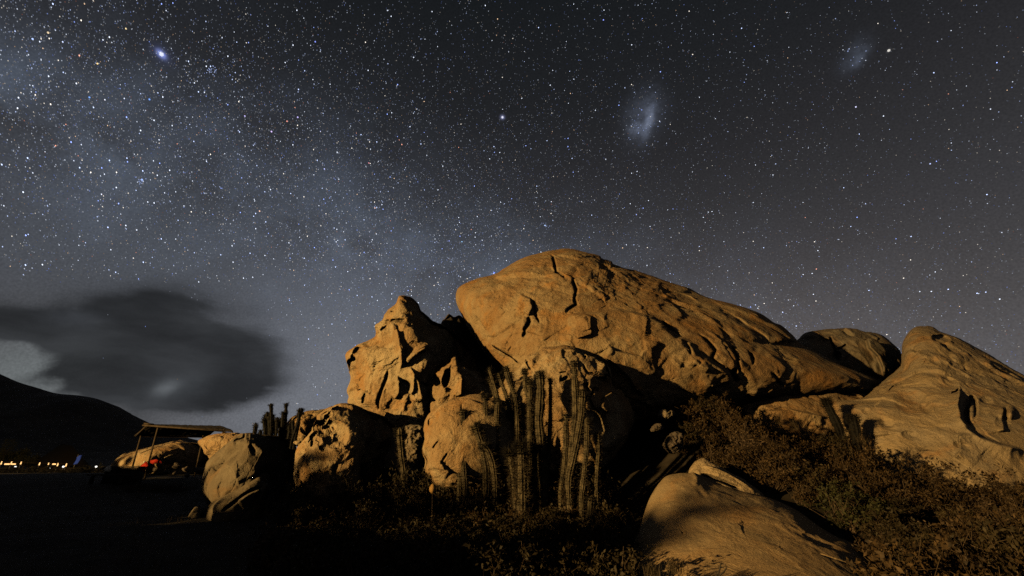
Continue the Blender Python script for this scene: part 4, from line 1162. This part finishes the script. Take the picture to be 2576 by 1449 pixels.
def cloth(name, label, cat, pts_top, pts_bot, Y, mat, seed, thick=.02):
    """crumpled cloth hanging between two edges"""
    n, m = 26, 12
    T = np.array([P(u, v, Y) for u, v in pts_top]); B = np.array([P(u, v, Y - .25) for u, v in pts_bot])
    t = np.linspace(0, 1, n)
    Ti = np.stack([np.interp(t, np.linspace(0, 1, len(T)), T[:, i]) for i in range(3)], -1)
    Bi = np.stack([np.interp(t, np.linspace(0, 1, len(B)), B[:, i]) for i in range(3)], -1)
    V = []
    for s in np.linspace(0, 1, m): V.append(Ti * (1 - s) + Bi * s + np.array([0, -.12 * math.sin(s * 3.14), .06 * math.sin(s * 3.14)]))
    V = np.concatenate(V)
    V[:, 1] += .10 * fbm(V * 4, 3, seed); V[:, 2] += .03 * fbm(V * 6, 2, seed + 3)
    idx = np.arange((m - 1) * n).reshape(-1, n)[:, :-1].ravel()
    b = V.mean(0)
    o = mesh_obj(name, V, np.stack([idx, idx + 1, idx + n + 1, idx + n], -1), mat, loc=b)
    sm = o.modifiers.new('thickness', 'SOLIDIFY'); sm.thickness = thick
    return tag(o, label, cat)


cloth('red_blanket', 'crumpled red blanket draped over stones under the shelter, left piece', 'blanket', c2((1190, 880), (1280, 800), (1380, 745), (1430, 735)), c2((1200, 1030), (1290, 1060), (1380, 900), (1430, 850)), 20.9, M_red, 5)
cloth('red_blanket', 'red cloth bundle lying right of the shelter post', 'blanket', c2((1490, 720), (1600, 680), (1720, 690), (1830, 750)), c2((1500, 790), (1600, 800), (1700, 770), (1830, 780)), 22.8, M_red, 6)
cloth('pale_cloth', 'pale rag hanging from the red bundle under the shelter', 'cloth', c2((1640, 790), (1740, 780)), c2((1660, 880), (1710, 940)), 22.6, M_grass, 7)
M_glint = M_white
for i, (pt, Y, lab) in enumerate([((1300, 750), 20.8, 'white glint modelled as a small vessel on the stones beside the red blanket'), ((215, 950), 20.2, 'pale bag at the left end of the dark table')]):
    (u, v), = c2(pt); p_ = P(u, v, Y)
    if i == 0:
        geo = tube_geo([p_ - [0, 0, .045], p_ + [0, 0, .045]], [.028, .04], 10)  # a white glint, drawn as a tiny solid vessel
    else:
        geo = tube_geo([p_ - [0, 0, .12], p_ - [0, 0, .02], p_ + [0, 0, .08], p_ + [.02, 0, .11]], [.10, .13, .09, .03], 10)
    o = mesh_obj('glint_cup' if i == 0 else 'bag', geo[0], geo[1], M_white, loc=p_); tag(o, lab, 'glint_cup' if i == 0 else 'bag')
for i, (pt, Y, s) in enumerate([((1180, 1150), 22, 50), ((1500, 1120), 21.5, 60), ((1510, 1215), 21, 40), ((1000, 1120), 22.5, 60), ((1300, 1180), 21.6, 50), ((1700, 1130), 21, 70), ((1350, 1060), 23, 60)]):
    (u, v), = a7(pt); s *= .15625
    aa = np.linspace(0, 2 * math.pi, 9, endpoint=False)
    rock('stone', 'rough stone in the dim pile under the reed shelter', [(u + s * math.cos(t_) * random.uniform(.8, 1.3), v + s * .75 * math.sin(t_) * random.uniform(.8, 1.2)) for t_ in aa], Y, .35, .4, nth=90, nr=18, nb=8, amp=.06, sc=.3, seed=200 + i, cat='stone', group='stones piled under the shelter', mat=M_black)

# ------------------------------------------------------------------ far terrace with posts given a painted glow
YT = 95.0
def far(pt, Y=YT): return P(*c1(pt)[0], Y)


for i, (x, y0, y1) in enumerate([(15, 700, 760), (215, 702, 762), (412, 705, 757), (785, 722, 776), (970, 728, 765), (1150, 735, 795), (1320, 742, 802)]):
    a, b = far((x, y1)), far((x, y0)); b = np.array([a[0], a[1], b[2]])
    base = np.array([a[0], a[1], gz(a[0], a[1])])
    root = empty('glowing_post', base); tag(root, 'distant terrace post at far left, its lamplight painted as glow', 'lamp post', 'row of lit posts on the far terrace')
    tube('post', [(0, 0, 0), (0, 0, a[2] - base[2])], [.07, .07], M_metal, root, 6)
    tube('glow_tube', [(0, 0, a[2] - base[2]), (0, 0, b[2] - base[2])], [.09, .08], M_warmglow, root, 8)  # glow stands in for lamplight falling on the post
    tube('cap', [(0, 0, b[2] - base[2]), (0, 0, b[2] - base[2] + .06)], [.16, .10], M_metal, root, 8)
# parapet wall of the terrace, lit by its lamps
pts = [far((-60, 715)), far((230, 716)), (far((420, 718))), far((800, 735)), far((1160, 742)), far((1340, 748))]
root = empty('terrace_fence', pts[0] * [1, 1, 0]); tag(root, 'low rail fence linking the glowing posts on the far terrace', 'fence')
tube('rail', [p_ - pts[0] * [1, 1, 0] for p_ in pts], [.05] * 6, M_wood, root, 6)
tube('rail', [p_ - pts[0] * [1, 1, 0] - [0, 0, 1.6] for p_ in pts], [.05] * 6, M_wood, root, 6)
for x0, x1 in [(95, 190), (240, 310), (1060, 1120)]:
    a, b = far((x0, 756)), far((x1, 752)); c = (a + b) / 2; L = (b - a)[0] / 2
    o = box('lit_strip', -L, L, -.1, .1, -.12, .12, M_warmglow); o.location = c; tag(o, {95: 'long warm strip light low on the terrace, left one', 240: 'shorter warm strip light right of the long one', 1060: 'faint warm strip between the two right lit posts'}[x0], 'strip light')
for (x, y), lab in [((310, 810), 'white dot lamp below the strip lights on the far terrace'), ((1010, 830), 'brightest white dot lamp below the terrace fence'), ((1275, 805), 'white dot lamp at the foot of the rightmost glowing post'), ((1935, 805), 'lone white dot lamp between blue banner and boulder')]:
    p_ = far((x, y), 70); root = empty('garden_lamp', (p_[0], p_[1], gz(p_[0], p_[1]))); tag(root, lab, 'lamp')
    h = p_[2] - root.location.z
    tube('globe', [(0, 0, h - .11), (0, 0, h - .05), (0, 0, h + .05), (0, 0, h + .11)], [.06, .13, .13, .06], M_lampw, root, 8)
    tube('pole', [(0, 0, -.1), (0, 0, h - .11)], [.03, .03], M_metal, root, 6)
# hut roof beyond the fence
a = far((1230, 740), 105)
root = empty('hut', (a[0], a[1], 0)); tag(root, 'low hut with a shallow dusty roof behind the terrace fence', 'hut')
V = [(-5.4, -2, a[2] - .8), (5.4, -2, a[2] - .8), (5.4, 2, a[2] - .8), (-5.4, 2, a[2] - .8), (-1.5, 0, a[2] + 4.2), (1.0, 0, a[2] + 3.8), (3.5, 0, a[2] + 1.8), (-4, 0, a[2] + 2.0)]
Fc = [(0, 1, 5), (0, 5, 4), (1, 2, 6), (1, 6, 5), (2, 3, 4), (2, 4, 5), (3, 0, 7), (0, 4, 7), (3, 7, 4), (2, 5, 6)]
mesh_obj('roof', V, Fc, M_reed, root, smooth=False)
box('wall', -4.6, 4.6, -1.6, 1.6, 0, a[2] - .8, M_wood, root)
# blue banner
a, b = far((1475, 765), 60), far((1640, 575), 60)
V = []; Fc = []
for i in range(9):
    for j in range(6):
        s, t = j / 5, i / 8
        top, bot = far((1545 + 95 * s, 610 - 40 * s), 60), far((1475 + 90 * s, 770 - 25 * s), 60)
        p_ = top * (1 - t) + bot * t; p_[1] += .12 * math.sin(s * 7 + t * 3); V.append(p_)
for i in range(8):
    for j in range(5): q = i * 6 + j; Fc.append((q, q + 1, q + 7, q + 6))
V = np.array(V); bb = V.mean(0)
root = empty('banner', (bb[0], bb[1], gz(bb[0], bb[1]))); tag(root, 'pale blue cloth banner slanting at the right end of the terrace', 'banner')
o = mesh_obj('cloth_panel', V - np.array(root.location), Fc, M_blue, root); sm = o.modifiers.new('thickness', 'SOLIDIFY'); sm.thickness = .02
rl = np.array(root.location)
tube('pole', [np.array([V[0][0], V[0][1], rl[2]]) - rl + [.0, .1, 0], V[0] - rl + [0, .1, .3]], [.03, .03], M_metal, root, 6)


g_ = []  # added brush band, coloured black to cover the grazing-lit ground
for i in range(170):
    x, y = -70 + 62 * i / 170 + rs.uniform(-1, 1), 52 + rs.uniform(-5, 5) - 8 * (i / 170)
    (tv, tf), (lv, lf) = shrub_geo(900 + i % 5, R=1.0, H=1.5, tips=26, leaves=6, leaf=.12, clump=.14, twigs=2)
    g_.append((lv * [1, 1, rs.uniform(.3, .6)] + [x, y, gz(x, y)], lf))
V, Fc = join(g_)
tag(mesh_obj('added_scrub', V, Fc, mat_plain('shade_black_leaves', (.007, .006, .004), .9, 3, .5), smooth=False), 'low shade-black brush added to hide the lit ground before the terrace', 'added_scrub', kind='stuff')


# trees at the foot of the hill
def tree(label, u, v_top, v_base, Y, w, seed, mat, group=None):
    rg = np.random.default_rng(seed)
    t_, b_ = P(u, v_top, Y), P(u, v_base, Y); g0 = gz(b_[0], b_[1]); H = t_[2] - g0; R = w * .5 / F * Y
    root = empty('tree', (b_[0], b_[1], g0)); tag(root, label, 'tree', group)
    geo = [tube_geo([(0, 0, 0), (.1, 0, H * .3), (.05, .1, H * .6)], [R * .09, R * .07, R * .03], 6)]
    for k in range(6):
        az = k * 1.05 + rg.uniform(0, .5); z0 = H * rg.uniform(.3, .55)
        geo.append(tube_geo([(0.05, 0, z0), (math.cos(az) * R * .4, math.sin(az) * R * .4, z0 + H * .15), (math.cos(az) * R * .75, math.sin(az) * R * .75, z0 + H * .3)], [R * .04, R * .025, R * .01], 5))
    V, Fc = join(geo); mesh_obj('trunk', V, Fc, M_wood, root)
    cl = rg.normal(0, 1, (26, 3)); cl /= np.linalg.norm(cl, axis=1)[:, None]; cl *= rg.uniform(.3, .95, (26, 1)); cl = cl * [R, R, H * .32] + [0, 0, H * .66]
    c = cl[rg.integers(0, 26, 1500)] + rg.normal(0, R * .17, (1500, 3)); n = len(c)
    a = rg.normal(0, 1, (n, 3)); a /= np.linalg.norm(a, axis=1)[:, None]; b = np.cross(a, rg.normal(0, 1, (n, 3))); b /= np.linalg.norm(b, axis=1)[:, None]
    l = R * .06 * rg.uniform(.5, 1.3, n)[:, None]
    V = np.stack([c - a * l, c + b * l * .6, c + a * l, c - b * l * .6], 1).reshape(-1, 3)
    o = mesh_obj('crown', V, np.arange(n * 4).reshape(-1, 4), mat, root, smooth=False); o['kind'] = 'stuff'


for i, (u, vt, vb, Y, w, lab) in enumerate([
        (2, 1094, 1165, 110, 26, 'orange tinged tree at the left edge above the terrace'), (20, 1128, 1166, 112, 60, 'broad dim tree behind the left end of the terrace'), (60, 1145, 1167, 108, 44, 'low dim tree behind the second glowing post'),
        (72, 1150, 1167, 102, 24, 'pale leaved shrubby tree just behind the terrace fence'), (46, 1122, 1160, 130, 34, 'dim tree higher on the hill foot above the terrace'), (88, 1140, 1166, 118, 30, 'darker tree right of the pale shrubby one'),
        (250, 1162, 1177, 66, 8, 'tiny bush beside the lone white dot lamp')]):
    tree(lab, u, vt, vb, Y, w, 400 + i, M_leafg)

# ------------------------------------------------------------------ stars
def stars():
    rg = np.random.default_rng(99)
    n = 480000
    d = rg.normal(0, 1, (n, 3)); d /= np.linalg.norm(d, axis=1)[:, None]; d[:, 2] = np.abs(d[:, 2])
    mw = np.abs(d @ MWN)
    lump = .5 + .5 * fbm(d * 6, 3, 5)
    dens = .085 + .62 * np.exp(-(mw / .20) ** 2) * (.55 + .9 * lump) + .20 * np.exp(-(mw / .5) ** 2)
    dens *= 1 - .45 * S_(-d[:, 2], -.12, 0)
    # screen coordinates, only to know which stars the cloud and the hill cover
    x, y = d[:, 0], d[:, 1] * CT + d[:, 2] * ST; up = -d[:, 1] * ST + d[:, 2] * CT
    ok = y > .05
    u = np.where(ok, CU + F * x / np.where(ok, y, 1), 1e6); v = np.where(ok, CV - F * up / np.where(ok, y, 1), 1e6)
    cl = 0
    for (cu, cv, su, sv) in [(430, 880, 290, 130), (250, 800, 210, 75), (600, 930, 125, 90), (40, 830, 230, 110), (470, 1000, 220, 80), (150, 1000, 250, 80), (-200, 850, 300, 150)]:
        cl = cl + np.exp(-((u - cu) / su) ** 2 - ((v - cv) / sv) ** 2)
    dens = dens * (1 - .97 * S_(cl, .25, .7)) * S_(d[:, 2], -.01, .12)
    dens *= 1 - .75 * S_(v, 640, 760) * (1 - S_(u, 650, 760)) * ok
    keep = rg.random(n) < dens * .95
    d = d[keep]; m = len(d)
    flux = .030 * (rg.random(m) ** -0.68)
    flux = np.minimum(flux, 1.0)
    col = np.ones((m, 3)); r = rg.random(m)
    col[:] = (.85, .93, 1.1); col[r < .35] = (.68, .82, 1.25); col[r < .10] = (.42, .58, 1.4); col[(r > .80)] = (1.08, .98, .85); col[r > .95] = (1.2, .8, .5); col[r > .985] = (1.2, .5, .35)
    fixed = [(406, 136, 5, (1.0, 1.05, 1.25), 3.2), (1264, 295, 3, (1.0, 1.0, 1.15), 2.3), (2236, 127, 2.0, (1.1, 1.05, .95), 2.0), (749, 295, 1.4, (.8, .7, 1.4), 1.4), (683, 331, 1.6, (.9, .7, 1.3), 1.3), (616, 292, 1.3, (.8, .7, 1.4), 1.2),
             (722, 305, 1.2, (1.3, .5, .4), 1.2), (376, 250, 1.2, (.3, .6, 1.5), 1.3), (357, 452, 1.6, (.5, .75, 1.4), 1.5), (225, 245, 1.1, (.3, .6, 1.4), 1.2), (943, 523, 1.6, (1.2, .8, .7), 1.3), (1371, 567, 1.8, (.6, .85, 1.3), 1.5), (1243, 686, 2, (.3, .45, 1.6), 1.6),
             (653, 531, 1.4, (1.3, .8, .6), 1.2), (1242, 688, 1.4, (.9, .95, 1.2), 1.2), (121, 82, 1.3, (1.3, 1.0, .6), 1.2), (82, 98, 1.3, (.6, .8, 1.4), 1.1), (317, 72, 1.2, (1.3, 1.0, .5), 1.1), (245, 160, 1.2, (1.3, .9, .4), 1.1), (2153, 269, 1.2, (.9, .9, 1.3), 1.1),
             (793, 105, 1.1, (.4, .5, 1.5), 1.1), (816, 425, 1.3, (.7, .75, 1.4), 1.1), (1130, 606, 1.2, (.5, .6, 1.5), 1.2), (1162, 608, 1.2, (.5, .9, 1.4), 1.2), (928, 410, 1.1, (1.2, .4, .5), 1.1), (1518, 50, 1.1, (.4, .5, 1.4), 1.1), (2340, 412, 1.0, (.7, .8, 1.3), 1.0)]
    for cu, cv, nn, spr in [(533, 175, 26, 7), (357, 455, 16, 5), (1371, 568, 14, 5), (1606, 322, 16, 8), (1240, 690, 12, 5), (1615, 300, 18, 32), (2150, 140, 8, 18), (943, 523, 10, 6), (1120, 640, 40, 40)]:
        for _ in range(nn): fixed.append((cu + rg.normal(0, spr), cv + rg.normal(0, spr), rg.uniform(.10, .42), (.6, .75, 1.3), .62))
    fd = np.array([unit(a, b) for a, b, *_ in fixed]); ff = np.array([q[2] for q in fixed]); fc = np.array([q[3] for q in fixed]); fs = np.array([q[4] for q in fixed])
    size = np.concatenate([.38 + .22 * np.clip(flux, 0, 2), fs * .8])
    d = np.concatenate([d, fd]); flux = np.concatenate([flux, ff]); col = np.concatenate([col, fc]); m = len(d)
    bright = np.minimum(flux / size ** 1.6 * .72, 4.0)[:, None] * col
    R = 9000.0; px = 2.5155 / F            # one picture element in radians
    pole = unit(2010, 440)
    tl = np.cross(pole[None], d); tn = np.linalg.norm(tl, axis=1)[:, None]; tl /= tn + 1e-6
    t2 = np.cross(d, tl)
    elong = np.concatenate([1.0 + .75 * tn[:-len(fixed), 0], 1.0 + .15 * tn[-len(fixed):, 0]])
    hl = (size * px * R * .5)[:, None]
    ctr = d * R + np.array([0, 0, CAMZ])
    k = 6; V = []
    for j in range(k):
        a = 2 * math.pi * j / k
        V.append(ctr + tl * hl * elong[:, None] * math.cos(a) * 1.1 + t2 * hl * math.sin(a) * 1.1)
    V = np.stack(V, 1).reshape(-1, 3)
    o = mesh_obj('stars', V, np.arange(m * k).reshape(-1, k), None, smooth=False)
    me = o.data
    ca = me.color_attributes.new('glow', 'FLOAT_COLOR', 'POINT')
    cc = np.ones((m, k, 4), np.float32); cc[:, :, :3] = bright[:, None, :]
    ca.data.foreach_set('color', cc.ravel())
    mt = bpy.data.materials.new('starlight'); mt.use_nodes = True; t = mt.node_tree; t.nodes.clear()
    at = t.nodes.new('ShaderNodeAttribute'); at.attribute_name = 'glow'; e = t.nodes.new('ShaderNodeEmission'); e.inputs[1].default_value = 1 / GAIN
    oo = t.nodes.new('ShaderNodeOutputMaterial'); t.links.new(at.outputs['Color'], e.inputs[0]); t.links.new(e.outputs[0], oo.inputs[0])
    mt.cycles.emission_sampling = 'NONE'; me.materials.append(mt)
    tag(o, 'thousands of blue white and orange stars across the night sky', 'stars', kind='stuff')


stars()
